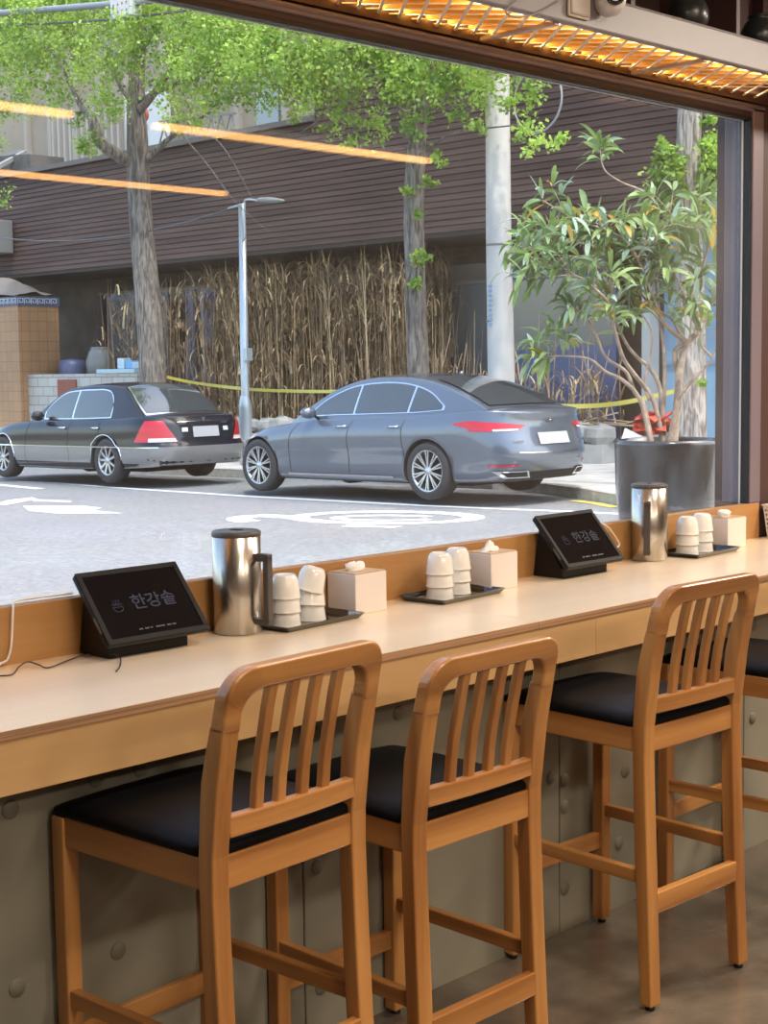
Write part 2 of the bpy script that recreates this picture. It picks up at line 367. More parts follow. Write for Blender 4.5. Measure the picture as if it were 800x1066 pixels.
# ------------------------------------------------------------------ pendant lamps (their reflections show in the window)
M_tube = mat('warm_lamp_tube', (1,.75,.4), .5, emit=(1,.46,.13), estr=9)
M_tube2 = mat('warm_lamp_diffuser', (1,.85,.6), .5, emit=(1,.72,.42), estr=9)
def lamp(x0, x1, y, z, lab, hot=True):
    t = thing('linear_pendant_lamp', lab, 'lamp', ((x0+x1)/2, y, z), 0, 'linear pendant lamps'); L_ = (x1-x0)/2
    MB().box(-L_, L_, -.014, .014, .016, .05).obj('lamp_housing', M_lid, t)
    MB().tube([(-L_+.005, 0, 0), (L_-.005, 0, 0)], .017, 16).obj('light_tube', M_tube, t)
    for s in (-1, 1): MB().tube([(s*(L_-.2), 0, .05), (s*(L_-.2), 0, ZC-z)], .0015, 5).obj('hanging_wire', M_cableb, t)
lamp(4.18, 5.99, .13, 2.6, 'warm linear pendant lamp over the near aisle, right of two in line')
lamp(1.9, 3.74, .13, 2.6, 'warm linear pendant lamp over the near aisle, left of two in line')
lamp(4.25, 6.10, -1.7, 2.6, 'warm linear pendant lamp over the room centre, right of two in line')
lamp(1.9, 3.80, -1.7, 2.6, 'warm linear pendant lamp over the room centre, left of two in line')
# ------------------------------------------------------------------ bar chairs
# side profile of the rear leg: (z, rear y, front y), chair origin on the floor, +y towards the counter
PROF = [(.012,-.250,-.217),(.20,-.241,-.206),(.35,-.235,-.198),(.50,-.229,-.193),(.60,-.226,-.191),(.67,-.227,-.191),(.76,-.238,-.198),(.80,-.243,-.202),(.85,-.252,-.214),(.90,-.262,-.228),(.935,-.268,-.236),(.96,-.276,-.244),(.985,-.283,-.251),(1.01,-.290,-.258)]
def prof(z):
    for a, b in zip(PROF, PROF[1:]):
        if z <= b[0]:
            t = max(0, (z-a[0])/(b[0]-a[0])); return a[1]+(b[1]-a[1])*t, a[2]+(b[2]-a[2])*t
    return PROF[-1][1:]
def make_chair(lab, DR=0):
    global PROF
    FL = .012+DR
    t = thing('bar_chair', lab, 'chair', (0,0,0), 0, 'wooden bar chairs along the window counter')
    XO, LW, RC = .195, .040, .055
    for s in (-1, 1):
        m = MB(); rows = []
        for z, yr, yf in [(FL, *prof(FL))]+[q for q in PROF[:-4] if q[0] > FL+.01]:
            splay = .004*(1-min(1, z/.3))
            xo, xi = s*(XO+splay), s*(XO-LW+splay)
            rows.append([(xo, yr, z), (xi, yr, z), (xi, yf, z), (xo, yf, z)])
        m.grid(rows, smooth=False, close=True); m.f.append((0,1,2,3)); m.sm.append(False); k = len(m.v); m.f.append((k-4,k-3,k-2,k-1)); m.sm.append(False)
        lg = m.obj('leg', M_chair, t, bevel=.004, seg=3)
        MB().lathe([(0,DR),(.011,DR),(.0115,DR+.004),(.0105,DR+.014),(0,DR+.014)], 16, c=(s*(XO-LW/2+.004), -.2335)).obj('rubber_foot', M_rubber, lg)
        lg = MB().box(s*.195-.036*(s > 0), s*.195+.036*(s < 0), .183, .218, FL, .664).obj('leg', M_chair, t, bevel=.004, seg=2)
        MB().lathe([(0,DR),(.011,DR),(.0115,DR+.004),(.0105,DR+.014),(0,DR+.014)], 16, c=(s*.1795, .201)).obj('rubber_foot', M_rubber, lg)
    # curved top: one bent piece from leg to leg
    path = [(-XO, .925)]
    ztop = 1.0
    outer = []; inner = []
    nA = 9
    for k in range(nA+1):
        a = pi - (pi/2)*k/nA; outer.append((-XO+RC+RC*cos(a), ztop-RC+RC*sin(a)))
    for k in range(nA+1):
        a = pi/2 - (pi/2)*k/nA; outer.append((XO-RC+RC*cos(a), ztop-RC+RC*sin(a)))
    ri = .046; xi = XO-LW; zi = ztop-.042
    for k in range(nA+1):
        a = pi - (pi/2)*k/nA; inner.append((-xi+ri+ri*cos(a), zi-ri+ri*sin(a)))
    for k in range(nA+1):
        a = pi/2 - (pi/2)*k/nA; inner.append((xi-ri+ri*cos(a), zi-ri+ri*sin(a)))
    zb = PROF[-5][0]-.014
    outer = [(-XO, zb)] + outer + [(XO, zb)]; inner = [(-xi, zb)] + inner + [(xi, zb)]
    rows = []
    for (xo, zo), (xj, zj) in zip(outer, inner):
        bow = lambda x: -.008*(1-(x/XO)**2)
        yo, yof = prof(zo); yi, yif = prof(zj)
        rows.append([(xo, yo+bow(xo), zo), (xj, yi+bow(xj), zj), (xj, yif+bow(xj), zj), (xo, yof+bow(xo), zo)])
    m = MB().grid(rows, smooth=False, close=True); m.f.append((0,1,2,3)); m.sm.append(False); k = len(m.v); m.f.append((k-4,k-3,k-2,k-1)); m.sm.append(False)
    m.obj('top_rail', M_chairx, t, bevel=.006, seg=3)
    # lower back rail, gently bowed
    def bowed(z0, z1, yr, yf, amt, x=XO-LW+.002):
        rows = []
        for k in range(13):
            u = -1+2*k/12; b = -amt*(1-u*u); rows.append([(u*x, yr+b, z0), (u*x, yf+b, z0), (u*x, yf+b, z1), (u*x, yr+b, z1)])
        m = MB().grid(rows, smooth=False, close=True); m.f.append((0,1,2,3)); m.sm.append(False); k = len(m.v); m.f.append((k-4,k-3,k-2,k-1)); m.sm.append(False); return m
    bowed(.699, .736, -.232, -.208, .006).obj('lower_back_rail', M_chairx, t, bevel=.003)
    for x in (-.084, -.029, .029, .084):
        rows = []
        for z in (.725, .78, .83, .88, .92, .963):
            yr, yf = prof(z); c = (yr+yf)/2-.005; w = .0105; d = .0085
            rows.append([(x-w, c-d, z), (x+w, c-d, z), (x+w, c+d, z), (x-w, c+d, z)])
        MB().grid(rows, smooth=False, close=True).obj('back_slat', M_chair, t, bevel=.003)
    # seat frame
    MB().box(-.157, .157, -.223, -.199, .608, .668).obj('seat_rail', M_chairx, t, bevel=.003)
    MB().box(-.163, .163, .190, .214, .608, .664).obj('seat_rail', M_chairx, t, bevel=.003)
    for s in (-1, 1): MB().box(s*.190-.022*(s > 0), s*.190+.022*(s < 0), -.192, .186, .608, .666).obj('seat_rail', M_chairy, t, bevel=.003)
    # cushion
    c = MB(); poly = [(-.193,-.186),(-.158,-.186),(-.158,-.219),(.158,-.219),(.158,-.186),(.193,-.186),(.193,.217),(-.193,.217)]
    xs = [-.193,-.175,-.158,-.1,0,.1,.158,.175,.193]; ys = [-.219,-.2,-.186,-.15,-.05,.05,.15,.19,.217]
    def inside(i, j): return not (ys[j] < -.19 and (xs[i] < -.157 and i < 2 or xs[i] >= .157))
    bm = bmesh.new(); V = {}
    for i, x in enumerate(xs):
        for j, y in enumerate(ys):
            dx = 1-(abs(x)/.193)**4; dy = 1-(abs((y+.001)/.219))**4
            V[i,j] = bm.verts.new((x, y, .682+.022*max(0, dx*dy)**.6))
    for i in range(len(xs)-1):
        for j in range(len(ys)-1):
            if ys[j] < -.187 and (xs[i+1] <= -.157 or xs[i] >= .157): continue
            bm.faces.new((V[i,j], V[i+1,j], V[i+1,j+1], V[i,j+1]))
    bmesh.ops.delete(bm, geom=[v for v in bm.verts if not v.link_faces], context='VERTS')
    r = bmesh.ops.extrude_face_region(bm, geom=list(bm.faces))
    for v in [g for g in r['geom'] if isinstance(g, bmesh.types.BMVert)]: v.co.z = .664
    bmesh.ops.recalc_face_normals(bm, faces=bm.faces)
    for f in bm.faces: f.smooth = True
    me = bpy.data.meshes.new('seat_cushion'); bm.to_mesh(me); bm.free(); me.materials.append(M_seat)
    o = bpy.data.objects.new('seat_cushion', me); COL.objects.link(o); o.parent = t
    md = o.modifiers.new('bevel', 'BEVEL'); md.width = .008; md.segments = 3; md.limit_method = 'ANGLE'; md.angle_limit = R(50)
    # stretchers
    bowed(.226, .276, -.239, -.217, 0, XO-LW+.006).obj('stretcher', M_chairx, t, bevel=.003)
    MB().box(-.163, .163, .192, .210, .208, .254).obj('stretcher', M_chairx, t, bevel=.003)
    for s in (-1, 1): MB().box(s*.1795-.011, s*.1795+.011, -.208, .188, .298, .330).obj('stretcher', M_chairy, t, bevel=.003)
    if DR: 
        for q in t.children: q.location.z = -DR
    return t
ch = make_chair('light wooden bar chair with black seat, nearest and leftmost at the counter', -.012)
ch.location = (1.713, 2.168, 0); ch.rotation_euler.z = R(3.6)
c2_ = make_chair('light wooden bar chair with black seat, second from the left and slightly lower', .048)
c2_.location = (2.232, 2.166, 0); c2_.rotation_euler.z = R(-.5)
c3_ = make_chair('light wooden bar chair with black seat, standing apart below the right-hand tablet')
c3_.location = (3.020, 2.165, 0); c3_.rotation_euler.z = R(-2.7)
dup(c3_, (3.70, 2.165, 0), R(1.0), 'light wooden bar chair cut off by the right edge, behind the third chair')
# ------------------------------------------------------------------ things on the counter
def jug(x, y, ang, lab):
    t = thing('water_jug', lab, 'jug', (x, y, CT), ang, 'stainless steel water jugs')
    r, h = .0575, .232
    MB().lathe([(0,0),(r-.003,0),(r,.003),(r,h-.001),(r-.002,h)], 64).obj('jug_body', M_steel, t)
    lid = MB().lathe([(r-.001,h-.004),(r+.001,h),(r+.001,h+.009),(r-.004,h+.012),(.02,h+.0125),(0,h+.0125)], 64).obj('lid', M_lid, t)
    MB().box(-.016, .016, -.006, .006, h+.0125, h+.0145).obj('pour_tab', M_blk, lid, bevel=.002)
    m = MB()
    pts = [(r-.004, h-.048), (r+.038, h-.048), (r+.038, h-.205), (r-.004, h-.205)]
    m.box(r-.004, r+.041, -.010, .010, h-.058, h-.040); m.box(r-.004, r+.041, -.010, .010, h-.208, h-.194); m.box(r+.026, r+.041, -.010, .010, h-.2, h-.045)
    m.obj('handle', M_lid, t, bevel=.002)
jug(2.262, 2.726, R(-78), 'steel water jug with dark handle to the right, beside the left tablet')
jug(3.984, 2.742, R(-150), 'steel water jug with handle facing the room, beside the right tablet')

def cup_mesh():
    h, r0, r1 = .058, .025, .0375
    p = [(0,h-.003),(r0-.006,h-.003),(r0-.005,h),(r0-.001,h),(r0+.002,h-.004),(r0+.0065,h-.014),(r0+.0095,h-.032),(r0+.0115,.010),(r1,.003),(r1+.0008,.001),(r1,0),(r1-.0025,.001),(r0+.007,.014),(r0+.005,h-.030),(r0,h-.012),(0,h-.008)]
    return MB().lathe(p, 40)
cup0 = None
def cup(x, y, z, lab, tilt=(0,0)):
    global cup0
    if cup0 is None: cup0 = cup_mesh().obj('ceramic_cup', M_white); o = cup0
    else: o = cup0.copy(); COL.objects.link(o)
    o.location = (x, y, z); o.rotation_euler = (tilt[0], tilt[1], random.random()*6)
    tag(o, lab, 'cup', 'upturned white cups stacked on trays'); return o
def tray(x, y, rz, which, cups, tiltcup=False):
    W, D, H = .143, .080, .014
    rows = []
    def rr(w, d, z, rad=.008, n=4):
        out = []
        for cx, cy, a0 in ((w-rad, d-rad, 0), (-w+rad, d-rad, 90), (-w+rad, -d+rad, 180), (w-rad, -d+rad, 270)):
            for k in range(n+1):
                a = R(a0+90*k/n); out.append((cx+rad*cos(a), cy+rad*sin(a), z))
        return out
    for w, d, z in ((W-.012, D-.012, 0), (W, D, H), (W-.004, D-.004, H), (W-.014, D-.014, .003)): rows.append(rr(w, d, z))
    m = MB().grid(rows, smooth=False, close=True); n = len(rows[0]); m.f.append(tuple(range(n))); m.sm.append(False); k = len(m.v); m.f.append(tuple(range(k-n, k))); m.sm.append(False)
    o = m.obj('serving_tray', M_tray, None); o.location = (x, y, CT); o.rotation_euler.z = rz; tag(o, 'black lacquered tray of upturned white cups ' + which, 'tray', 'black trays on the counter')
    c, s = cos(rz), sin(rz)
    for ci, (a, b) in enumerate(cups):
        px, py = x+a*c-b*s, y+a*s+b*c
        side = ('left', 'right')[ci]
        for k, nm in enumerate(('bottom', 'middle', 'top')):
            tl = (0, 0); dz = 0; ox = 0
            if tiltcup and ci == 1:
                tl = [(0,0), (R(2), R(-6)), (R(4), R(-15))][k]; dz = [0, .003, .007][k]; ox = [0,-.002,-.006][k]
            cup(px+ox, py, CT+.003+k*.034+dz, f'white cup, {nm} of the {side} stack on the tray {which}', tl)
tray(2.457, 2.706, R(5), 'beside the left jug', ((-.074, -.006), (.026, .002)), True)
tray(3.000, 2.703, R(5), 'in the counter middle', ((-.068, -.008), (.040, .014)))
tray(4.220, 2.707, R(3), 'beside the right jug', ((-.085, -.004), (.030, .008)))

def tissue(x, y, rz, lab, kind):
    t = thing('tissue_box', lab, 'tissue box', (x, y, CT), rz, 'square white tissue boxes')
    MB().box(-.058, .058, -.05, .05, 0, .102).obj('box_body', M_tissuebox, t, bevel=.002)
    MB().box(-.055, .055, -.047, .047, .1025, .105).obj('bamboo_top', M_bamboo, t)
    random.seed(kind*13+5)
    rows = []
    n = 18
    for j in range(7):
        u = j/6
        rad = [.024,.025,.026,.027,.024,.014,.002][j] if kind != 1 else [.030,.027,.021,.015,.010,.005,.001][j]
        hgt = [.105,.109,.114,.119,.124,.127,.124][j] if kind != 1 else [.105,.109,.114,.120,.126,.131,.134][j]
        rows.append([(rad*cos(2*pi*k/n)*(1.2+.25*random.uniform(-1,1))-.005, rad*sin(2*pi*k/n)*(.6+.2*random.uniform(-1,1)), hgt+.003*random.uniform(-1,1)) for k in range(n)])
    m = MB().grid(rows, smooth=True, close=True); m.obj('tissue_sheet', M_tissue, t)
tissue(2.666, 2.733, R(2), 'white tissue box with crumpled tissue between the two left trays', 0)
tissue(3.195, 2.733, R(0), 'white tissue box with peaked tissue beside the middle tray', 1)
tissue(4.420, 2.737, R(0), 'white tissue box at the right end beside the farthest tray', 2)

def tablet(x, y, rz, lab, reader=True):
    t = thing('ordering_tablet', lab, 'tablet', (x, y, CT), rz, 'ordering tablets on black stands')
    # wedge stand
    pr = MB().prism([(-.055,0),(.058,0),(.052,.03),(.036,.138),(.022,.138),(-.046,.030),(-.055,.030)], -.108, .108, 'yz'); pr.obj('stand', M_blk, t, bevel=.002)
    th = R(41)
    e = bpy.data.objects.new('tablet_case', None)
    W, Hh, T = .138, .095, .016
    def put(mb):
        # local: x right, y up the screen, z out of the screen
        M = Matrix.Translation((.005, -.0905, .035)) @ Matrix.Rotation(pi/2-th, 4, 'X')
        return mb.xf(M)
    outer = MB().box(-W, W, 0, 2*Hh, -.012, .004)
    case = put(outer).obj('tablet_case', M_blk, t, bevel=.005, seg=3)
    rim = MB()
    b = .013
    rim.box(-W, W, 0, b, .004, .0065); rim.box(-W, W, 2*Hh-b, 2*Hh, .004, .0065); rim.box(-W, -W+b, b, 2*Hh-b, .004, .0065); rim.box(W-b, W, b, 2*Hh-b, .004, .0065)
    put(rim).obj('bezel', mat('matte_black_bezel', (.009,.009,.010), .55, spec=.25), t, bevel=.001)
    put(MB().box(-W+b, W-b, b, 2*Hh-b, .004, .0046)).obj('screen', M_blkgloss, t)
    M = Matrix.Translation((.005, -.0905, .035)) @ Matrix.Rotation(pi/2-th, 4, 'X')
    lt = text_mesh('한강솥', .042, .0002, t, M_text, 'logo_lettering'); lt.matrix_local = M @ Matrix.Translation((.028, 2*Hh*.50, .0050)) @ Matrix.Diagonal((1.05,1,1,1))
    # small round bowl emblem with steam strokes, left of the lettering
    em = MB(); ring = [(-.071+.0135*cos(a), .094-.003+.0125*sin(a), .0050) for a in [pi+pi*k/10 for k in range(11)]]
    em.tube(ring+[ring[0]], .0008, 5)
    for kx in (-.078, -.071, -.064): em.tube([(kx, .093, .005), (kx-.003, .099, .005), (kx+.002, .105, .005), (kx, .110, .005)], .0007, 5)
    em.tube([(-.085, .098, .005), (-.057, .098, .005)], .0008, 5)
    put(em).obj('emblem', M_text, t)
    cp = MB()
    for k, w in enumerate((.010,.012,.006,.014,.009,.012,.010)):
        cp.box(-.045+k*.015, -.045+k*.015+w, .026, .030, .0048, .0051)
    put(cp).obj('caption_strip', mat('dim_caption', (.05,.05,.06), .5), t)
    put(MB().box(-W-.0012, -W+.001, .035, .075, -.004, .001)).obj('side_button', mat('grey_button', (.12,.11,.11), .3), t)
    if reader:
        MB().box(  .118, .156, -.035, .035, .030, .055).xf(Matrix.Rotation(R(0), 4, 'Z')).obj('card_reader', M_blk, t, bevel=.004)
tablet(1.967, 2.735, R(0), 'black ordering tablet on wedge stand at the left end of the counter')
tablet(3.564, 2.735, R(0), 'black ordering tablet on wedge stand left of the right steel jug')
# cables
def cable(pts, r, m, lab): tag(MB().tube(smooth_path(pts, 8), r, 8).obj('cable', m), lab, 'cable')
Yr = 2.781
cable([onz(-30, 705, CT+.004), onz(-8, 699, CT+.004)+Vector((0,.0,0)), ony(0, 691, Yr-.01), ony(7, 687, Yr), ony(11, 675, Yr), ony(12.5, 655, Yr-.001), ony(13, 640, Yr-.001), ony(13.5, 632, Yr+.0), (ony(16,626,2.79).x, 2.797, 1.013), (ony(24,620,2.79).x+.02, 2.812, 1.013), (ony(33,620,2.79).x+.06, 2.818, 1.012), (ony(42,620,2.79).x+.10, 2.818, 1.011)], .0028, M_cablew, 'white cable hanging over the back board at the left edge')
cable([onz(-20, 704, CT+.002), onz(0, 703.5, CT+.002), onz(13, 702, CT+.002), onz(20, 694, CT+.008), onz(29, 689, CT+.012), onz(40, 692, CT+.006), onz(51, 695, CT+.002), onz(75, 686, CT+.006), onz(104, 677, CT+.008), onz(117, 680, CT+.012), onz(125, 684, CT+.010), onz(125, 693, CT+.006), onz(121, 699, CT+.003)], .0016, mat('dark_brown_cable', (.05,.03,.035), .3), 'thin dark cable curling over the counter in front of the left tablet')
cable([(3.745, 2.772, CT+.05), (3.80, 2.770, CT+.048), (3.86, 2.772, CT+.052), (3.852, 2.773, CT+.075), (3.80, 2.774, CT+.12), (3.74, 2.775, CT+.140), (3.69, 2.770, CT+.132)], .0026, M_cablew, 'white charging cable looping behind the right tablet')
# perforated white basket at the right edge
bk = MB(); bx, by = 4.815, 2.735
M_bask = mat('white_perforated_plastic', (.70,.70,.72), .4)
bt = thing('plastic_basket', 'white perforated plastic basket at the far right end of the counter', 'basket', (bx, by, CT), R(0))
def rrr(w, d, z): return [(-w,-d,z),(w,-d,z),(w,d,z),(-w,d,z)]
rows = [rrr(.055,.035,0), rrr(.072,.045,.115), rrr(.076,.049,.115), rrr(.076,.049,.119), rrr(.068,.041,.119), rrr(.052,.032,.004)]
bk.grid(rows, smooth=False, close=True); bk.f.append((0,1,2,3)); bk.sm.append(False); k = len(bk.v); bk.f.append((k-4,k-3,k-2,k-1)); bk.sm.append(False)
bk.obj('basket_body', M_bask, bt)
hl = MB()
for i in range(6):
    z = .018+i*.016
    for j in range(7):
        tt = z/.115; w = .055+.017*tt; d = .035+.010*tt
        y = -d+.01+j*(2*d-.02)/6
        hl.lathe([(0,-w-.0006),(.0036,-w-.0006)], 10, c=(y, z), axis='x')
    for j in range(9):
        tt = z/.115; w = .055+.017*tt; d = .035+.010*tt
        x = -w+.01+j*(2*w-.02)/8
        hl.lathe([(0,-d-.0006),(.0036,-d-.0006)], 10, c=(x, z), axis='y')
hl.obj('perforations', mat('navy_hole', (.03,.04,.09), .6), bt, recalc=False)
# ------------------------------------------------------------------ cars
def lerp_tab(tab, u):
    if u <= tab[0][0]: return tab[0][1]
    for (a, va), (b, vb) in zip(tab, tab[1:]):
        if u <= b:
            t = (u-a)/(b-a); return va+(vb-va)*t
    return tab[-1][1]
def cr_tab(tab, u):
    """smooth interpolation through a table"""
    n = len(tab)
    if u <= tab[0][0]: return tab[0][1]
    if u >= tab[-1][0]: return tab[-1][1]
    for i in range(n-1):
        if u <= tab[i+1][0]:
            x0, y0 = tab[i]; x1, y1 = tab[i+1]
            m0 = (tab[i+1][1]-tab[i-1][1])/(tab[i+1][0]-tab[i-1][0]) if i > 0 else (y1-y0)/(x1-x0)
            m1 = (tab[i+2][1]-tab[i][1])/(tab[i+2][0]-tab[i][0]) if i+2 < n else (y1-y0)/(x1-x0)
            h = x1-x0; t = (u-x0)/h
            return (2*t**3-3*t*t+1)*y0+(t**3-2*t*t+t)*h*m0+(-2*t**3+3*t*t)*y1+(t**3-t*t)*h*m1

class Car:
    """u runs from the nose (0) to the tail (L), lat is sideways, z up"""
    def __init__(s, L, W, zsh, zbot, side, front, rear, nf, nr, deck, roof, gu, gwb, gwr, crown=.035):
        s.L, s.W = L, W; s.zsh = zsh; s.zbot = zbot; s.side = side; s.front = front; s.rear = rear; s.nf = nf; s.nr = nr
        s.deck = deck; s.roof = roof; s.gu = gu; s.gwb = gwb; s.gwr = gwr; s.crown = crown
        s.ef, s.er = 1.0, .85          # how long the rounded ends are
    def P(s, u):
        if u < s.ef: q = 1-u/s.ef; return s.W*max(0, (1-q**s.nf))**(1/s.nf)
        if u > s.L-s.er: q = 1-(s.L-u)/s.er; return s.W*max(0, (1-q**s.nr))**(1/s.nr)
        return s.W
    def Pinv_rear(s, lat):
        r = min(.9999, abs(lat)/s.W); q = (1-r**s.nr)**(1/s.nr); return s.L-s.er*(1-q)
    def Pinv_front(s, lat):
        r = min(.9999, abs(lat)/s.W); q = (1-r**s.nf)**(1/s.nf); return s.ef*(1-q)
    def B(s, u, v, sd, eps=0):
        zt = s.top(u); zb = cr_tab(s.zbot, u); z = zb+(zt-zb)*v
        f, r = cr_tab(s.front, v), cr_tab(s.rear, v)
        uu = f+u*(s.L-f-r)/s.L
        lat = s.P(u)*cr_tab(s.side, v)
        return Vector((sd*(lat+eps), uu, z))
    def top(s, u): return cr_tab(s.zsh, u)
    def vz(s, u, z): zb = cr_tab(s.zbot, u); return min(1, max(0, (z-zb)/(s.top(u)-zb)))
    def side_pt(s, u, z, eps=.003, sd=-1):
        return s.B(u, s.vz(u, z), sd, eps)
    def rear_pt(s, lat, z, eps=.004):
        sd = -1 if lat < 0 else 1; u = s.Pinv_rear(lat); v = s.vz(u, z); p = s.B(u, v, sd); 
        p.x = lat*cr_tab(s.side, v) if True else p.x
        return p+Vector((0, eps, 0))+Vector((sd*eps*.6*(abs(lat)/s.W)**6, 0, 0))
    def front_pt(s, lat, z, eps=.004):
        sd = -1 if lat < 0 else 1; u = s.Pinv_front(lat); v = s.vz(u, z); p = s.B(u, v, sd); p.x = lat*cr_tab(s.side, v)
        return p-Vector((0, eps, 0))
    def G(s, u, h, sd, eps=0):
        """greenhouse: h from the shoulder (0) to the roof edge (1)"""
        zb = s.top(u)-.01; zr = max(zb+.001, cr_tab(s.roof, u)); z = zb+(zr-zb)*h
        span = max(z-1.0 if False else z-zb, 0)
        full = 1.0
        wb, wr = cr_tab(s.gwb, u), cr_tab(s.gwr, u)
        hr = (cr_tab(s.roof, s.gu[2])-zb)
        t = min(1, span/hr)
        lat = wb+(wr-wb)*(t**1.15)
        return Vector((sd*(lat+eps), u, z+0))
    def topg(s, u, c, eps=0):
        """across the top of the greenhouse, c from -1 to 1"""
        e = s.G(u, 1, 1); k = .045*min(1, (e.z-s.top(u)+.01)/.25)
        return Vector((e.x*c, u+(-.05 if u < s.gu[2] else .06)*(1-c*c)*(0 if abs(cr_tab(s.roof, u)-cr_tab(s.roof, s.gu[2])) < .03 else 1), e.z+k*(1-c*c)+eps))
    def body(s):
        us = []
        n = 34
        us += [s.ef*(1-cos(pi/2*i/12)) for i in range(12)]
        us += [s.ef+(s.L-s.ef-s.er)*i/n for i in range(n)]
        us += [s.L-s.er*(1-sin(pi/2*i/12)) for i in range(13)]
        vs = [0,.03,.08,.15,.22,.30,.38,.46,.54,.62,.70,.77,.84,.90,.95,.98,1.0]
        m = MB(); rows = []
        for u in us:
            row = [s.B(u, v, -1) for v in vs]
            a = s.B(u, 1, -1); 
            for c in (.985,.95,.85,.65,.4,.15):
                row.append(Vector((a.x*c, a.y, a.z+s.crown*(1-c**2)*min(1, s.P(u)/s.W)+.012*(1-c**10))))
            right = [Vector((-p.x, p.y, p.z)) for p in reversed(row)]
            rows.append(row+right)
        m.grid(rows, smooth=True, close=True)
        m.f.append(tuple(range(len(rows[0])))); m.sm.append(True)
        k = len(m.v); m.f.append(tuple(range(k-len(rows[0]), k))); m.sm.append(True)
        return m
    def greenhouse(s):
        m = MB(); u0, u1 = s.gu[0], s.gu[-1]; rows = []; n = 44
        for i in range(n+1):
            u = u0+(u1-u0)*i/n
            row = [s.G(u, h, -1) for h in (0,.2,.4,.6,.75,.88,.96)]
            row += [s.topg(u, c) for c in (-.985,-.95,-.85,-.65,-.4,-.15,.15,.4,.65,.85,.95,.985)]
            row += [s.G(u, h, 1) for h in (.96,.88,.75,.6,.4,.2,0)]
            rows.append(row)
        return m.grid(rows, smooth=True)
def patch(fn, quad, n=10, m=4, thick=.0):
    """bilinear patch of a surface function over a parameter-space quad (a, b, c, d in order)"""
    mb = MB(); rows = []
    for i in range(n+1):
        s = i/n; row = []
        for j in range(m+1):
            t = j/m
            a = quad[0][0]*(1-s)*(1-t)+quad[1][0]*s*(1-t)+quad[2][0]*s*t+quad[3][0]*(1-s)*t
            b = quad[0][1]*(1-s)*(1-t)+quad[1][1]*s*(1-t)+quad[2][1]*s*t+quad[3][1]*(1-s)*t
            row.append(fn(a, b))
        rows.append(row)
    return mb.grid(rows)
def strip(fn, top, bot, n=24, m=4):
    """surface patch between an upper and a lower table z(u)"""
    mb = MB(); u0, u1 = top[0][0], top[-1][0]; rows = []
    for i in range(n+1):
        u = u0+(u1-u0)*i/n; a, b = cr_tab(bot, u), cr_tab(top, u)
        rows.append([fn(u, a+(b-a)*j/m) for j in range(m+1)])
    return mb.grid(rows)
M_tire = mat('tyre_rubber', (.03,.03,.032), .75)
M_rim = mat('alloy_wheel', (.55,.56,.58), .3, metal=.9)
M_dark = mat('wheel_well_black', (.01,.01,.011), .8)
M_chrome = mat('chrome_trim', (.75,.76,.78), .15, metal=1)
M_cglass = mat('tinted_car_glass', (.035,.045,.05), .04, coat=.6, spec=.8)
M_tail = mat('red_tail_lamp', (.45,.008,.018), .18, coat=.4)
M_taild = mat('dark_red_tail_lamp', (.30,.01,.03), .15, coat=.8)
M_plate = mat('pale_number_plate', (.40,.41,.42), .5)
M_clear = mat('clear_lamp', (.70,.70,.72), .12, coat=.5)
M_under = mat('black_underbody', (.008,.008,.008), .8)
def wheel(parent, u, sd, W, r, zc, spokes, rimr, split=True):
    x = sd*(W-.012)
    w = MB(); T = .235
    prof_ = [(rimr, -.0), (rimr+.012, -.004), (r-.045, -.006), (r-.012, .012), (r, .04), (r, T-.04), (r-.012, T-.012), (rimr, T)]
    pr = [(a, (x - sd*b)) for a, b in prof_]
    o = w.lathe(pr, 48, c=(0, 0), axis='x').xf(Matrix.Translation((0, u, zc))).obj('wheel', M_tire, parent)
    m = MB().lathe([(rimr, x-sd*.004), (rimr-.012, x-sd*.004), (rimr-.02, x-sd*.03), (rimr-.035, x-sd*.12)], 48, axis='x').xf(Matrix.Translation((0, u, zc))).obj('rim', M_rim, o)
    sp = MB(); a0 = .3
    for k in range(spokes):
        a = 2*pi*k/spokes+a0; offs = (-.09, .09) if split else (0,)
        for of in offs:
            p0 = Vector((x-sd*.025, .035*cos(a), .035*sin(a))); p1 = Vector((x-sd*.008, (rimr-.012)*cos(a+of), (rimr-.012)*sin(a+of)))
            sp.bar(p0, p1, .017 if split else .034, .016, up=(1,0,0))
    sp.lathe([(0, x-sd*.004), (.04, x-sd*.006), (.055, x-sd*.03)], 24, axis='x')
    sp.xf(Matrix.Translation((0, u, zc))).obj('spokes', M_rim, o)
    MB().lathe([(0, x-sd*.10), (rimr, x-sd*.10)], 32, axis='x').xf(Matrix.Translation((0, u, zc))).obj('brake_shadow', M_dark, o)
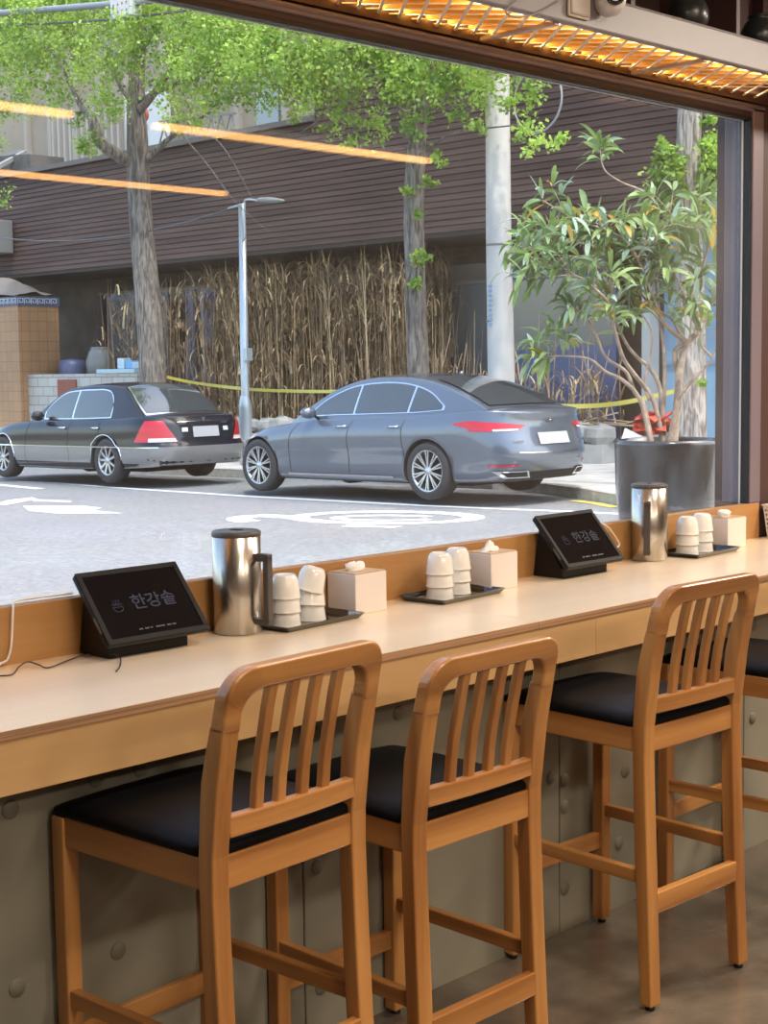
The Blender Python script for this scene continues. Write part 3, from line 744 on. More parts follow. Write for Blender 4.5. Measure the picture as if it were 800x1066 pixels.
def build_car(name, label, c, paint, wheels, r, cut_r, place, extra, lower=None):
    t = thing(name, label, 'car', place[0], place[1]); t.rotation_euler = (R(.74), 0, place[1]+pi)
    # body with wheel arches cut through
    bo = c.body().obj('body', [paint, M_dark], t)
    cut = MB()
    for u in wheels:
        for sd in (-1, 1): cut.lathe([(0, sd*(c.W-.30)), (cut_r, sd*(c.W-.30)), (cut_r, sd*(c.W+.2)), (0, sd*(c.W+.2))], 40, axis='x').xf(Matrix.Translation((0, u, r-.01)), len(cut.v)-160)
    co = cut.obj('cutter', M_dark, None, weld=True); co.matrix_world = Matrix.Identity(4)
    md = bo.modifiers.new('arch', 'BOOLEAN'); md.operation = 'DIFFERENCE'; md.object = co; md.solver = 'EXACT'
    bo.parent = None
    bpy.context.view_layer.update()
    dg = bpy.context.evaluated_depsgraph_get(); me = bpy.data.meshes.new_from_object(bo.evaluated_get(dg))
    bo.modifiers.clear(); bo.data = me; bo.parent = t; bpy.data.objects.remove(co)
    if len(me.materials) < 2: me.materials.append(M_dark)
    me.materials[0] = paint; me.materials[1] = M_dark
    for p in me.polygons:
        y, z = p.center.y, p.center.z; p.use_smooth = True
        p.material_index = 0
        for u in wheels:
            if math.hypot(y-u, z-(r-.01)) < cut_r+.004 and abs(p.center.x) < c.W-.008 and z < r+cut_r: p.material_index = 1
        if lower and z < lower(y) and p.material_index == 0 and False: p.material_index = 2
    MB().box(-c.W+.30, c.W-.30, .5, c.L-.75, .16, .30).obj('underbody', M_under, t)
    c.greenhouse().obj('cabin', paint, t)
    for u in wheels:
        for sd in (-1, 1): wheel(t, u, sd, c.W, r, r, *extra['wheel'])
    return t
# ---------- grey fastback saloon
M_grey = mat('blue_grey_metallic_paint', (.118,.14,.175), .30, metal=.55, coat=1)
g = Car(4.99, .935,
    zsh=[(0,.62),(.25,.72),(.6,.80),(1.1,.86),(1.6,.915),(2.2,.945),(3.0,.965),(3.8,.985),(4.3,1.01),(4.75,1.03),(4.99,1.0)],
    zbot=[(0,.22),(.4,.19),(1.5,.18),(3.6,.19),(4.5,.215),(4.99,.235)],
    side=[(0,.90),(.08,.955),(.2,.975),(.4,.985),(.6,1.0),(.78,.995),(.9,.965),(1,.925)],
    front=[(0,.10),(.2,.02),(.5,0),(.8,.08),(1,.25)],
    rear=[(0,.10),(.15,.04),(.35,.0),(.5,.015),(.62,.05),(.85,.10),(1,.09)],
    nf=2.6, nr=3.2, deck=None,
    roof=[(1.25,.88),(1.7,1.12),(2.1,1.315),(2.5,1.415),(3.0,1.435),(3.4,1.415),(3.8,1.335),(4.2,1.20),(4.55,1.05),(4.7,.98)],
    gu=(1.25, 2.3, 2.9, 4.70),
    gwb=[(1.25,.74),(1.8,.82),(2.6,.855),(3.4,.86),(4.0,.82),(4.7,.70)], gwr=[(1.25,.60),(2.2,.60),(2.9,.62),(3.6,.585),(4.7,.52)])
RWH = .34
gy = 15.64; gx = 12.70+.935
gcar = build_car('fastback_car', 'blue-grey metallic saloon car with sloping rear, parked nearest with its tail to the right', g, M_grey, (.80, 3.80), RWH, .385, ((gx, gy, gz(gy-2.5)+.033), 0), {'wheel': (10, .245, True)})
def cp(mb, name, m, par): return mb.obj(name, m, par)
for sd in (-1, 1):
    fS = lambda u, h, e=.004, sd=sd: g.G(u, h, sd, e)
    # side glass: (u, z) tables
    def fz(u, z, e=.005, sd=sd):
        zb = g.top(u)-.01; zr = cr_tab(g.roof, u); return g.G(u, (z-zb)/max(.02, zr-zb), sd, e)
    bot = [(1.72,.985),(2.2,1.0),(3.0,1.015),(3.6,1.03),(3.98,1.055)]
    top = [(1.72,1.02),(1.95,1.17),(2.3,1.305),(2.6,1.352),(3.0,1.365),(3.35,1.335),(3.7,1.24),(3.98,1.075)]
    ch = strip(lambda u, z: fz(u, z, .004), [(a, b+.014) for a, b in top], [(a, b-.014) for a, b in bot], 34)
    co_ = ch.obj('window_surround', M_chrome, gcar)
    for a, b in ((1.74, 2.50), (2.54, 3.42), (3.46, 3.94)):
        tt = [(a+(b-a)*k/8, cr_tab(top, a+(b-a)*k/8)) for k in range(9)]; bb = [(u, cr_tab(bot, u)) for u, _ in tt]
        strip(lambda u, z: fz(u, z, .008), tt, bb, 16).obj('side_glass', M_cglass, co_)
    # sill strip, door joints, handles
    strip(lambda u, z: g.side_pt(u, z, .004, sd), [(1.35,.262),(3.25,.262)], [(1.35,.240),(3.25,.240)], 12, 1).obj('sill_trim', M_chrome, gcar)
    for u in (1.42, 2.50, 3.44):
        patch(lambda z, uu: g.side_pt(uu, z, .0025, sd), [(.28,u-.004),(.93,u-.004),(.93,u+.004),(.28,u+.004)], 12, 1).obj('door_gap', M_dark, gcar)
    for u in (2.36, 3.30):
        h = MB().tube([g.side_pt(u-.10, .85, .02, sd), g.side_pt(u, .853, .035, sd), g.side_pt(u+.10, .855, .02, sd)], .011, 8).obj('door_handle', M_chrome, gcar)
    mir = MB(); p = g.G(1.86, .1, sd, 0); mir.tube([p, p+Vector((sd*.10, 0, .05))], .02, 8)
    mo = mir.obj('mirror_arm', M_dark, gcar)
    mm = MB().lathe([(0,-.1),(.04,-.09),(.068,-.04),(.072,.03),(.06,.06),(0,.065)], 20, axis='y'); mm.xf(Matrix.Translation(p+Vector((sd*.17, 0, .07))) @ Matrix.Diagonal((1.5,.9,1,1)))
    mm.obj('mirror', M_grey, gcar)
    # headlight
    patch(lambda a, b: g.side_pt(a, b, .004, sd), [(.16,.60),(.62,.70),(.58,.76),(.14,.68)], 8, 3).obj('headlight', M_clear, gcar)
    # tail lamps wrap the corner: side part and rear part
    patch(lambda a, b: g.side_pt(a, b, .006, sd), [(4.26,.888),(4.645,.80),(4.645,.918),(4.46,.915)], 12, 4).obj('tail_light', M_tail, gcar)
    patch(lambda a, b: g.rear_pt(sd*a, b, .006), [(.915,.80),(.56,.80),(.42,.862),(.915,.912)], 12, 4).obj('tail_light', M_tail, gcar)
    patch(lambda a, b: g.rear_pt(sd*a, b, .008), [(.80,.80),(.56,.805),(.53,.825),(.80,.822)], 8, 1).obj('reversing_lamp', M_clear, gcar)
    patch(lambda a, b: g.rear_pt(sd*a, b, .006), [(.86,.395),(.60,.395),(.60,.425),(.86,.425)], 8, 1).obj('reflector', M_taild, gcar)
    ex = patch(lambda a, b: g.rear_pt(sd*a, b, .02), [(.74,.262),(.42,.262),(.46,.345),(.84,.345)], 8, 2).obj('exhaust_trim', M_chrome, gcar)
    patch(lambda a, b: g.rear_pt(sd*a, b, .024), [(.71,.277),(.46,.277),(.485,.330),(.78,.330)], 8, 2).obj('exhaust_opening', M_dark, ex)
# rear glass, windscreen, plate, emblem, boot joint
def gg(u, c_): return g.topg(u, c_, .018)
patch(gg, [(3.62,-.86),(4.50,-.86),(4.50,.86),(3.62,.86)], 14, 12).obj('rear_window', M_cglass, gcar)
patch(gg, [(1.42,-.88),(2.24,-.86),(2.24,.86),(1.42,.88)], 14, 12).obj('windscreen', M_cglass, gcar)
patch(lambda a, b: g.rear_pt(a, b, .012), [(-.27,.64),(.27,.64),(.27,.77),(-.27,.77)], 8, 2).obj('number_plate', M_plate, gcar)
strip(lambda a, b: g.rear_pt(a, b, .010), [(-.60,.560),(0,.548),(.60,.560)], [(-.60,.553),(0,.541),(.60,.553)], 16, 1).obj('boot_edge_trim', M_chrome, gcar)
patch(lambda a, b: g.rear_pt(a, b, .004), [(-.72,.24),(.72,.24),(.72,.33),(-.72,.33)], 16, 2).obj('rear_diffuser', M_dark, gcar)
em = MB()
for sd in (-1, 1):
    for k in range(3): em.bar(g.rear_pt(0, .905-k*.008, .016), g.rear_pt(sd*(.085-.018*k), .918-k*.012, .016), .007, .006, up=(0,1,0))
em.lathe([(0,0),(.016,0),(.016,.006),(0,.006)], 16, axis='y').xf(Matrix.Translation(g.rear_pt(0, .90, .012)), len(em.v)-64)
em.obj('winged_emblem', M_chrome, gcar)
fin = MB().lathe([(0,0),(.035,0),(.02,.05),(0,.055)], 12); fin.xf(Matrix.Translation((0, 3.55, 1.44))).obj('roof_antenna', M_grey, gcar)
for a0, z0 in ((-.62, .655), (.52, .67)):
    lt = MB()
    for k in range(5): q = g.rear_pt(a0+k*.024, z0, .012); lt.box(q.x, q.x+.016, q.y, q.y+.004, q.z, q.z+.022)
    lt.obj('badge_lettering', M_chrome, gcar)
# ---------- black notchback saloon
M_black = mat('black_metallic_paint', (.006,.009,.017), .2, metal=.0, coat=.35, spec=.35)
M_silver = mat('silver_grey_lower_paint', (.27,.265,.26), .35, metal=.5, coat=.6)
k_ = Car(4.98, .925,
    zsh=[(0,.62),(.2,.74),(.6,.82),(1.2,.875),(1.7,.90),(2.5,.91),(3.6,.925),(4.2,.945),(4.7,.965),(4.98,.93)],
    zbot=[(0,.22),(.4,.19),(1.5,.18),(3.6,.20),(4.98,.26)],
    side=[(0,.92),(.08,.97),(.3,.995),(.5,.995),(.56,.985),(.75,.98),(.9,.955),(1,.90)],
    front=[(0,.06),(.2,.0),(.5,0),(.8,.08),(1,.22)],
    rear=[(0,.08),(.12,.02),(.3,.0),(.42,.01),(.47,.06),(.7,.09),(.9,.12),(1,.17)],
    nf=2.8, nr=3.4, deck=None,
    roof=[(1.5,.91),(1.95,1.14),(2.3,1.33),(2.6,1.40),(3.1,1.425),(3.6,1.41),(3.85,1.36),(4.15,1.15),(4.42,.955),(4.5,.93)],
    gu=(1.5, 2.4, 3.0, 4.5),
    gwb=[(1.5,.76),(2.0,.82),(3.0,.84),(3.9,.81),(4.5,.72)], gwr=[(1.5,.62),(2.4,.62),(3.2,.63),(3.8,.61),(4.5,.58)])
ky = 21.93; kx = 12.7+.925
kcar = build_car('notchback_car', 'black saloon car with silver-grey lower flanks, parked ahead at the left edge', k_, M_black, (.85, 3.70), .33, .37, ((kx, ky, gz(ky-2.5)+.033), 0), {'wheel': (9, .215, False)})
arch = lambda u: any(abs(u-w_) < .372 for w_ in (.85, 3.70))
def segs(u0, u1, z0, z1, fn, name, m, par, n=40, topz=None):
    # side strip interrupted by the wheel arches
    def lowz(u):
        for w_ in (.85, 3.70):
            if abs(u-w_) < .372: return max(z0, .32+math.sqrt(.373**2-(u-w_)**2))
        return z0
    mb = MB(); rows = []
    for i in range(n+1):
        u = u0+(u1-u0)*i/n; a = min(z1-.001, lowz(u)); rows.append([fn(u, a+(z1-a)*j/3) for j in range(4)])
    mb.grid(rows); mb.obj(name, m, par)
for sd in (-1, 1):
    def fz(u, z, e=.005, sd=sd):
        zb = k_.top(u)-.01; zr = cr_tab(k_.roof, u); return k_.G(u, (z-zb)/max(.02, zr-zb), sd, e)
    bot = [(1.95,.945),(3.0,.95),(3.72,.965)]
    top = [(1.95,1.02),(2.1,1.16),(2.35,1.30),(2.6,1.34),(3.1,1.355),(3.5,1.335),(3.66,1.22),(3.72,1.05)]
    ch = strip(lambda u, z: fz(u, z, .004), [(a, b+.016) for a, b in top], [(a, b-.016) for a, b in bot], 34).obj('window_surround', M_chrome, kcar)
    for a, b in ((1.98, 2.72), (2.77, 3.69)):
        tt = [(a+(b-a)*k/8, cr_tab(top, a+(b-a)*k/8)) for k in range(9)]; bb = [(u, cr_tab(bot, u)) for u, _ in tt]
        strip(lambda u, z: fz(u, z, .008), tt, bb, 16).obj('side_glass', M_cglass, ch)
    segs(.05, 4.80, .20, .52, lambda u, z: k_.side_pt(u, z, .004, sd), 'lower_flank', M_silver, kcar, 110)
    patch(lambda z, uu: k_.side_pt(uu, z, .008, sd), [(.522,.1),(.522,4.85),(.536,4.85),(.536,.1)] if False else [(.520,.1),(.534,.1),(.534,4.80),(.520,4.80)], 1, 60).obj('rubbing_strip', M_chrome, kcar)
    for u in (1.55, 2.74, 3.55):
        patch(lambda z, uu: k_.side_pt(uu, z, .0055, sd), [(.24,u-.004),(.90,u-.004),(.90,u+.004),(.24,u+.004)], 12, 1).obj('door_gap', M_dark, kcar)
    for u in (2.58, 3.48): MB().tube([k_.side_pt(u-.10, .80, .02, sd), k_.side_pt(u, .803, .035, sd), k_.side_pt(u+.10, .80, .02, sd)], .016, 8).obj('door_handle', M_chrome, kcar)
    p = k_.G(2.0, .1, sd, 0)
    mm = MB().lathe([(0,-.1),(.04,-.09),(.07,-.04),(.074,.03),(.06,.06),(0,.065)], 20, axis='y'); mm.xf(Matrix.Translation(p+Vector((sd*.15, 0, .06))) @ Matrix.Diagonal((1.4,.9,1,1)))
    mm.obj('mirror', M_black, kcar)
    # tall triangular tail lamps
    patch(lambda a, b: k_.side_pt(a, b, .007, sd), [(4.45,.60),(4.87,.60),(4.87,.90),(4.66,.905)], 8, 5).obj('tail_light', M_tail, kcar)
    patch(lambda a, b: k_.rear_pt(sd*a, b, .010), [(.855,.60),(.50,.60),(.70,.905),(.84,.905)], 8, 6).obj('tail_light', M_tail, kcar)
    patch(lambda a, b: k_.rear_pt(sd*a, b, .014), [(.85,.605),(.52,.605),(.55,.655),(.85,.655)], 8, 2).obj('reversing_lamp', M_clear, kcar)
    pts = []
    ar = MB(); 
    for w_ in (.85, 3.70):
        ar.tube([k_.side_pt(w_+.385*cos(a), .32+.385*sin(a), .006, sd) for a in [pi*(.02+.96*k/20) for k in range(21)]], .010, 6)
        ar.obj('arch_trim', M_chrome, kcar); ar = MB()
def kg(u, c_): return k_.topg(u, c_, .014)
rw_ = patch(kg, [(3.82,-.93),(4.40,-.95),(4.40,.95),(3.82,.93)], 12, 12).obj('rear_window_trim', M_chrome, kcar)
patch(lambda u, c_: k_.topg(u, c_, .019), [(3.84,-.88),(4.36,-.90),(4.36,.90),(3.84,.88)], 12, 12).obj('rear_window', M_cglass, rw_)
patch(kg, [(1.62,-.88),(2.40,-.86),(2.40,.86),(1.62,.88)], 12, 12).obj('windscreen', M_cglass, kcar)
patch(lambda a, b: k_.rear_pt(a, b, .012), [(-.24,.66),(.24,.66),(.24,.81),(-.24,.81)], 8, 2).obj('number_plate', M_plate, kcar)
for sd in (-1, 1): patch(lambda a, b: k_.rear_pt(sd*a, b, .012), [(.43,.74),(.33,.74),(.33,.80),(.43,.80)], 4, 2).obj('plate_lamp', M_clear, kcar)
strip(lambda a, b: k_.rear_pt(a, b, .006), [(-.915,.535),(0,.535),(.915,.535)], [(-.915,.27),(0,.27),(.915,.27)], 30, 3).obj('rear_bumper', M_silver, kcar)
strip(lambda a, b: k_.rear_pt(a, b, .010), [(-.5,.885),(0,.89),(.5,.885)], [(-.5,.878),(0,.883),(.5,.878)], 12, 1).obj('boot_lip_trim', M_chrome, kcar)
for a0, z0, n_ in ((-.44, .86, 5), (.36, .86, 5)):
    lt = MB()
    for j in range(n_): q = k_.rear_pt(a0+j*.026, z0, .014); lt.box(q.x, q.x+.017, q.y, q.y+.004, q.z-.012, q.z+.010)
    lt.obj('badge_lettering', M_chrome, kcar)
em = MB(); q = k_.rear_pt(0, .91, .012)
em.prism([(-.028,.03),(.028,.03),(.028,-.005),(0,-.04),(-.028,-.005)], 0, .008, 'xz'); em.xf(Matrix.Translation(q)); em.obj('shield_emblem', M_chrome, kcar)
# ------------------------------------------------------------------ street
def asphalt():
    m = bpy.data.materials.new('worn_asphalt'); nt, b = nodes_of(m); N = nt.nodes.new; L = nt.links.new
    tc = N('ShaderNodeTexCoord'); n1 = N('ShaderNodeTexNoise'); n1.inputs['Scale'].default_value = 16; n1.inputs['Detail'].default_value = 12; n1.inputs['Roughness'].default_value = .75
    n2 = N('ShaderNodeTexNoise'); n2.inputs['Scale'].default_value = .5; n2.inputs['Detail'].default_value = 5
    L(tc.outputs['Object'], n1.inputs['Vector']); L(tc.outputs['Object'], n2.inputs['Vector'])
    r1 = N('ShaderNodeValToRGB'); r1.color_ramp.elements[0].position = .3; r1.color_ramp.elements[1].position = .7
    r1.color_ramp.elements[0].color = (.10,.105,.112,1); r1.color_ramp.elements[1].color = (.27,.277,.285,1)
    L(n1.outputs['Fac'], r1.inputs['Fac'])
    mx = N('ShaderNodeMix'); mx.data_type = 'RGBA'; mx.blend_type = 'OVERLAY'; mx.inputs[0].default_value = .3
    L(r1.outputs['Color'], mx.inputs[6]); L(n2.outputs['Color'], mx.inputs[7]); hs = N('ShaderNodeHueSaturation'); hs.inputs['Saturation'].default_value = .35; L(mx.outputs[2], hs.inputs['Color']); L(hs.outputs['Color'], b.inputs['Base Color'])
    # fine cracks
    mp = N('ShaderNodeMapping'); mp.inputs['Scale'].default_value = (.6,.25,1); v = N('ShaderNodeTexVoronoi'); v.feature = 'DISTANCE_TO_EDGE'; v.inputs['Scale'].default_value = .9
    bp = N('ShaderNodeBump'); bp.inputs['Strength'].default_value = .25; bp.inputs['Distance'].default_value = .01
    L(n1.outputs['Fac'], bp.inputs['Height']); L(bp.outputs['Normal'], b.inputs['Normal']); b.inputs['Roughness'].default_value = .85
    return m
M_road = asphalt()
M_paint = mat('white_road_paint', (.72,.72,.70), .7, noise=.12, scale=30)
M_side = mat('pale_paving', (.50,.48,.44), .8, noise=.14, scale=3)
M_curb = mat('granite_curb', (.42,.41,.38), .8, noise=.15, scale=12)
M_yel = mat('yellow_road_paint', (.65,.50,.08), .7, noise=.2, scale=12)
def gpt(x, y, h=0): return (x, y, gz(y)+h)
road = sempty('road')
MB().grid([[gpt(-40, y), gpt(60, y)] for y in (2.81, 80)], smooth=False).obj('asphalt', M_road, road, recalc=False)
def ribbon(pts, w, h=.004, ww=None):
    m = MB(); P = [Vector((p[0], p[1])) for p in pts]; rows = []
    for i, p in enumerate(P):
        d = (P[min(i+1, len(P)-1)]-P[max(i-1, 0)]).normalized(); n = Vector((-d.y, d.x)); k = (ww[i] if ww else w)/2
        a, b = p+n*k, p-n*k; rows.append([gpt(a.x, a.y, h), gpt(b.x, b.y, h)])
    return m.grid(rows, smooth=False)
def gp(x, y):
    v = ray(x, y); # intersect the sloping street
    t = (.056-1.5)/(v.z+.013*v.y); p = CAMP+v*t; return Vector((p.x, p.y))
ribbon(smooth_path([gp(*p).to_3d() for p in ((-60,494),(0,500),(65,503.5),(130,508.5),(200,513),(260,517),(345,521.5),(430,526),(520,530),(600,533),(650,535.5))], 4), .13).obj('parking_line', M_paint, road)
ribbon([gp(-60,497)+Vector((.0,0)), gp(0,505), gp(42,509)], .16).obj('road_marking', M_paint, road)
def px_shape(pts, name='road_marking', m=None):
    P = [gp(*p) for p in pts]; mb = MB(); mb.add([gpt(p.x, p.y, .004) for p in P], [tuple(range(len(P)))]); mb.obj(name, m or M_paint, road)
px_shape([(24,527),(30,532),(62,535),(128,534.5),(96,531.5),(106,529),(88,527)])
px_shape([(-6,525),(8,521),(34,518),(38,519.5),(22,523),(6,526)])
px_shape([(36,520),(74,521.5),(74,523),(34,522)])
def ring_px(cx, cy, rx, ry, w, a0=0, a1=360):
    P = []
    for k in range(33):
        a = R(a0+(a1-a0)*k/32); P.append(gp(cx+rx*cos(a), cy+ry*sin(a)))
    ribbon([p for p in P], w).obj('road_marking', M_paint, road)
ring_px(402, 539, 92, 6.0, .24, 0, 360); ring_px(402, 539.5, 52, 2.6, .14, 30, 330)
ring_px(275, 540.5, 26, 3.2, .28, 120, 330)
ribbon([gp(300,539), gp(336,543)], .22).obj('road_marking', M_paint, road)
ribbon([gp(360,547.5), gp(415,549)], .20).obj('road_marking', M_paint, road)
# sidewalk with curb
sw = sempty('sidewalk')
edge = [(15.1,70),(15.1,14.5),(15.0,12.8),(14.75,11.7),(14.3,10.8),(13.7,9.8),(12.9,8.9),(11.9,8.2),(10.5,7.7),(9.0,7.3),(7.6,6.6),(6.8,5.6),(6.4,4.4),(6.2,3.05),(60,3.05),(60,70)]
edge_in = [(x+.14, y) for x, y in edge[:14]]
mb = MB(); n = len(edge); mb.add([gpt(x, y, .13) for x, y in edge], [tuple(range(n))]); mb.obj('paving', M_side, sw)
mb = MB(); rows = []
sm_e = smooth_path([Vector((x, y, 0)) for x, y in edge[:14]], 5)
for i, p in enumerate(sm_e):
    d = (sm_e[min(i+1, len(sm_e)-1)]-sm_e[max(i-1, 0)]).normalized(); nn = Vector((-d.y, d.x, 0))
    if nn.x < 0 and abs(nn.x) > .3 or False: nn = -nn
    q = p+nn*.15; rows.append([gpt(p.x, p.y, -.02), gpt(p.x, p.y, .12), gpt(p.x+nn.x*.02, p.y+nn.y*.02, .138), gpt(q.x, q.y, .138)])
mb.grid(rows, smooth=False).obj('curb', M_curb, sw)
ribbon([gp(598,521.5), gp(622,524.5), gp(642,528.5)], .16, .006).obj('yellow_line', M_yel, road)
for y in (9.5, 11, 12.5, 14, 15.5): MB().box(15.3, 18.4, y, y+.012, gz(y)+.131, gz(y)+.134).obj('paving_joint', M_curb, sw)
# ------------------------------------------------------------------ building across the street
bld = thing('building', 'long brown timber-clad building across the street with blue shopfront and dried reeds below', 'building')
SX = 19.0
def siding():
    m = bpy.data.materials.new('brown_board_siding'); nt, b = nodes_of(m); N = nt.nodes.new; L = nt.links.new
    tc = N('ShaderNodeTexCoord'); mp = N('ShaderNodeMapping'); mp.inputs['Scale'].default_value = (1,.25,7)
    n1 = N('ShaderNodeTexNoise'); n1.inputs['Scale'].default_value = 1.2; n1.inputs['Detail'].default_value = 6
    L(tc.outputs['Object'], mp.inputs['Vector']); L(mp.outputs['Vector'], n1.inputs['Vector'])
    r = N('ShaderNodeValToRGB'); r.color_ramp.elements[0].position = .3; r.color_ramp.elements[1].position = .72
    r.color_ramp.elements[0].color = (.040,.021,.018,1); r.color_ramp.elements[1].color = (.100,.060,.052,1)
    L(n1.outputs['Fac'], r.inputs['Fac']); L(r.outputs['Color'], b.inputs['Base Color']); b.inputs['Roughness'].default_value = .75
    return m
M_sid = siding()
def boards(y0, y1, z0, z1, x=SX, step=.105):
    mb = MB(); z = z0
    while z < z1-.01:
        h = min(step-.008, z1-z); y = y0
        mb.add([(x-.007, y0, z), (x-.007, y1, z), (x+.004, y1, z+h), (x+.004, y0, z+h), (x+.05, y0, z), (x+.05, y1, z), (x+.05, y1, z+h), (x+.05, y0, z+h)], [(0,1,2,3), (0,4,5,1), (3,2,6,7), (0,3,7,4), (1,5,6,2)])
        z += step
    return mb
boards(20.4, 38, 3.78, 6.0).obj('board_siding', M_sid, bld); boards(4, 20.4, 3.78, 9.4).obj('board_siding', M_sid, bld)
MB().box(SX+.05, SX+.3, 4, 38, 3.74, 6.0).obj('siding_core', M_dark, bld); MB().box(SX+.05, SX+.3, 4, 20.4, 6.0, 9.4).obj('siding_core', M_dark, bld)
MB().box(SX-.08, SX+.5, 20.4, 38, 6.0, 6.10).obj('roof_coping', mat('grey_coping', (.12,.11,.105), .7), bld)
MB().box(SX+.02, 21.2, 4, 38, 3.70, 3.80).obj('soffit', mat('dark_soffit', (.05,.04,.035), .8), bld)
M_dwall = mat('dark_recess_wall', (.10,.09,.08), .8, noise=.3, scale=1.5)
MB().box(20.9, 21.1, 4, 38, -.5, 3.75).obj('recessed_wall', M_dwall, bld)
M_lint = mat('grey_metal_lintel', (.19,.18,.17), .5)
MB().box(20.55, 20.7, 11, 29, 3.05, 3.35).obj('lintel', M_lint, bld)
M_blue = mat('blue_shopfront_paint', (.085,.135,.29), .5); M_lblue = mat('light_blue_door_paint', (.20,.36,.50), .5, noise=.05, scale=2)
M_wing = mat('shop_window_glass', (.15,.18,.20), .04, spec=.8, coat=.5)
M_redp = mat('red_pillar_paint', (.30,.03,.03), .5)
def pane(y0, y1, z0, z1, x, frame, w=.07):
    fr_ = MB()
    for a in ((x-.04, x+.04, y0, y1, z0, z0+w), (x-.04, x+.04, y0, y1, z1-w, z1), (x-.04, x+.04, y0, y0+w, z0+w, z1-w), (x-.04, x+.04, y1-w, y1, z0+w, z1-w)): fr_.box(*a)
    f = fr_.obj('window_frame', frame, bld); MB().box(x-.006, x+.006, y0+w, y1-w, z0+w, z1-w).obj('window_glass', M_wing, f)
# right of the concrete pole: window, blue dado, red pillar, grey post, light blue door
pane(14.6, 17.0, 1.75, 3.05, 20.3, M_blue); MB().box(20.25, 20.35, 14.6, 16.8, .1, 1.75).obj('blue_dado', M_blue, bld)
MB().box(20.0, 20.3, 16.86, 17.12, 0, 1.75).obj('red_pillar', M_redp, bld)
pane(17.15, 19.3, 1.2, 3.05, 20.4, mat('grey_window_frame', (.18,.18,.18), .5)); MB().box(20.35, 20.45, 17.15, 25, -.1, 1.25).obj('blue_dado', M_blue, bld)
MB().box(19.35, 19.6, 13.32, 13.47, -.1, 3.75).obj('grey_post', mat('pale_grey_post', (.33,.35,.36), .6), bld)
db = MB(); dr = db.box(19.7, 19.78, 10.8, 13.3, 0, 3.72).obj('blue_door', M_lblue, bld)
for y0, y1 in ((10.9, 11.55), (11.65, 12.3)):
    MB().box(19.68, 19.7, y0, y1, .3, 1.35).obj('door_panel', mat('door_panel_blue', (.24,.41,.55), .45), dr); MB().box(19.68, 19.7, y0, y1, 1.95, 3.1).obj('door_glass', M_wing, dr)
MB().box(19.66, 19.72, 10.8, 13.3, 1.50, 1.56).obj('door_rail', mat('door_rail_blue', (.15,.28,.42), .45), dr)
# left: tiled pillar with a key pattern band, block counter, freezer, blue frames
M_tan = bpy.data.materials.new('tan_wall_tiles'); nt_, b_ = nodes_of(M_tan)
bt_ = nt_.nodes.new('ShaderNodeTexBrick'); bt_.offset = 0; bt_.inputs['Scale'].default_value = 1; bt_.inputs['Brick Width'].default_value = .22; bt_.inputs['Row Height'].default_value = .22; bt_.inputs['Mortar Size'].default_value = .006
bt_.inputs['Color1'].default_value = (.36,.20,.10,1); bt_.inputs['Color2'].default_value = (.30,.17,.085,1); bt_.inputs['Mortar'].default_value = (.17,.10,.06,1)
tc_ = nt_.nodes.new('ShaderNodeTexCoord'); sp_ = nt_.nodes.new('ShaderNodeSeparateXYZ'); ad_ = nt_.nodes.new('ShaderNodeMath'); cb_ = nt_.nodes.new('ShaderNodeCombineXYZ')
nt_.links.new(tc_.outputs['Object'], sp_.inputs[0]); nt_.links.new(sp_.outputs[0], ad_.inputs[0]); nt_.links.new(sp_.outputs[1], ad_.inputs[1]); nt_.links.new(ad_.outputs[0], cb_.inputs[0]); nt_.links.new(sp_.outputs[2], cb_.inputs[1]); nt_.links.new(cb_.outputs[0], bt_.inputs['Vector']); nt_.links.new(bt_.outputs['Color'], b_.inputs['Base Color']); b_.inputs['Roughness'].default_value = .5
tp = MB().box(18.0, 19.05, 29.0, 32.5, -.3, 2.98).obj('tiled_pillar', M_tan, bld)
MB().box(17.98, 19.07, 28.98, 32.5, 2.98, 3.18).obj('pattern_band', mat('dark_blue_band', (.06,.09,.17), .5), tp)
kp = MB(); M_key = mat('white_key_pattern', (.50,.52,.55), .5)
def key(px_, fn, n):
    for i in range(n):
        o_ = i*.17
        for a, b in (((0,0),(0,.12)), ((0,.12),(.13,.12)), ((.13,.12),(.13,.03)), ((.13,.03),(.05,.03)), ((.05,.03),(.05,.08))):
            kp.bar(fn(o_+a[0], a[1]), fn(o_+b[0], b[1]), .014, .014)
key(0, lambda a, b: (18.0+a, 28.975, 3.02+b), 6); key(0, lambda a, b: (17.975, 29.02+a, 3.02+b), 18)
kp.obj('key_pattern', M_key, tp)
M_block = bpy.data.materials.new('painted_block_wall'); nt_, b_ = nodes_of(M_block)
bt_ = nt_.nodes.new('ShaderNodeTexBrick'); bt_.inputs['Scale'].default_value = 1; bt_.inputs['Brick Width'].default_value = .4; bt_.inputs['Row Height'].default_value = .2; bt_.inputs['Mortar Size'].default_value = .012
bt_.inputs['Color1'].default_value = (.42,.41,.38,1); bt_.inputs['Color2'].default_value = (.36,.35,.33,1); bt_.inputs['Mortar'].default_value = (.20,.19,.18,1)
tc_ = nt_.nodes.new('ShaderNodeTexCoord'); sp_ = nt_.nodes.new('ShaderNodeSeparateXYZ'); cb_ = nt_.nodes.new('ShaderNodeCombineXYZ')
nt_.links.new(tc_.outputs['Object'], sp_.inputs[0]); nt_.links.new(sp_.outputs[1], cb_.inputs[0]); nt_.links.new(sp_.outputs[2], cb_.inputs[1]); nt_.links.new(cb_.outputs[0], bt_.inputs['Vector']); nt_.links.new(bt_.outputs['Color'], b_.inputs['Base Color'])
bw = MB().box(18.2, 18.6, 24.95, 29.0, -.3, 1.47).obj('block_wall', M_block, bld)
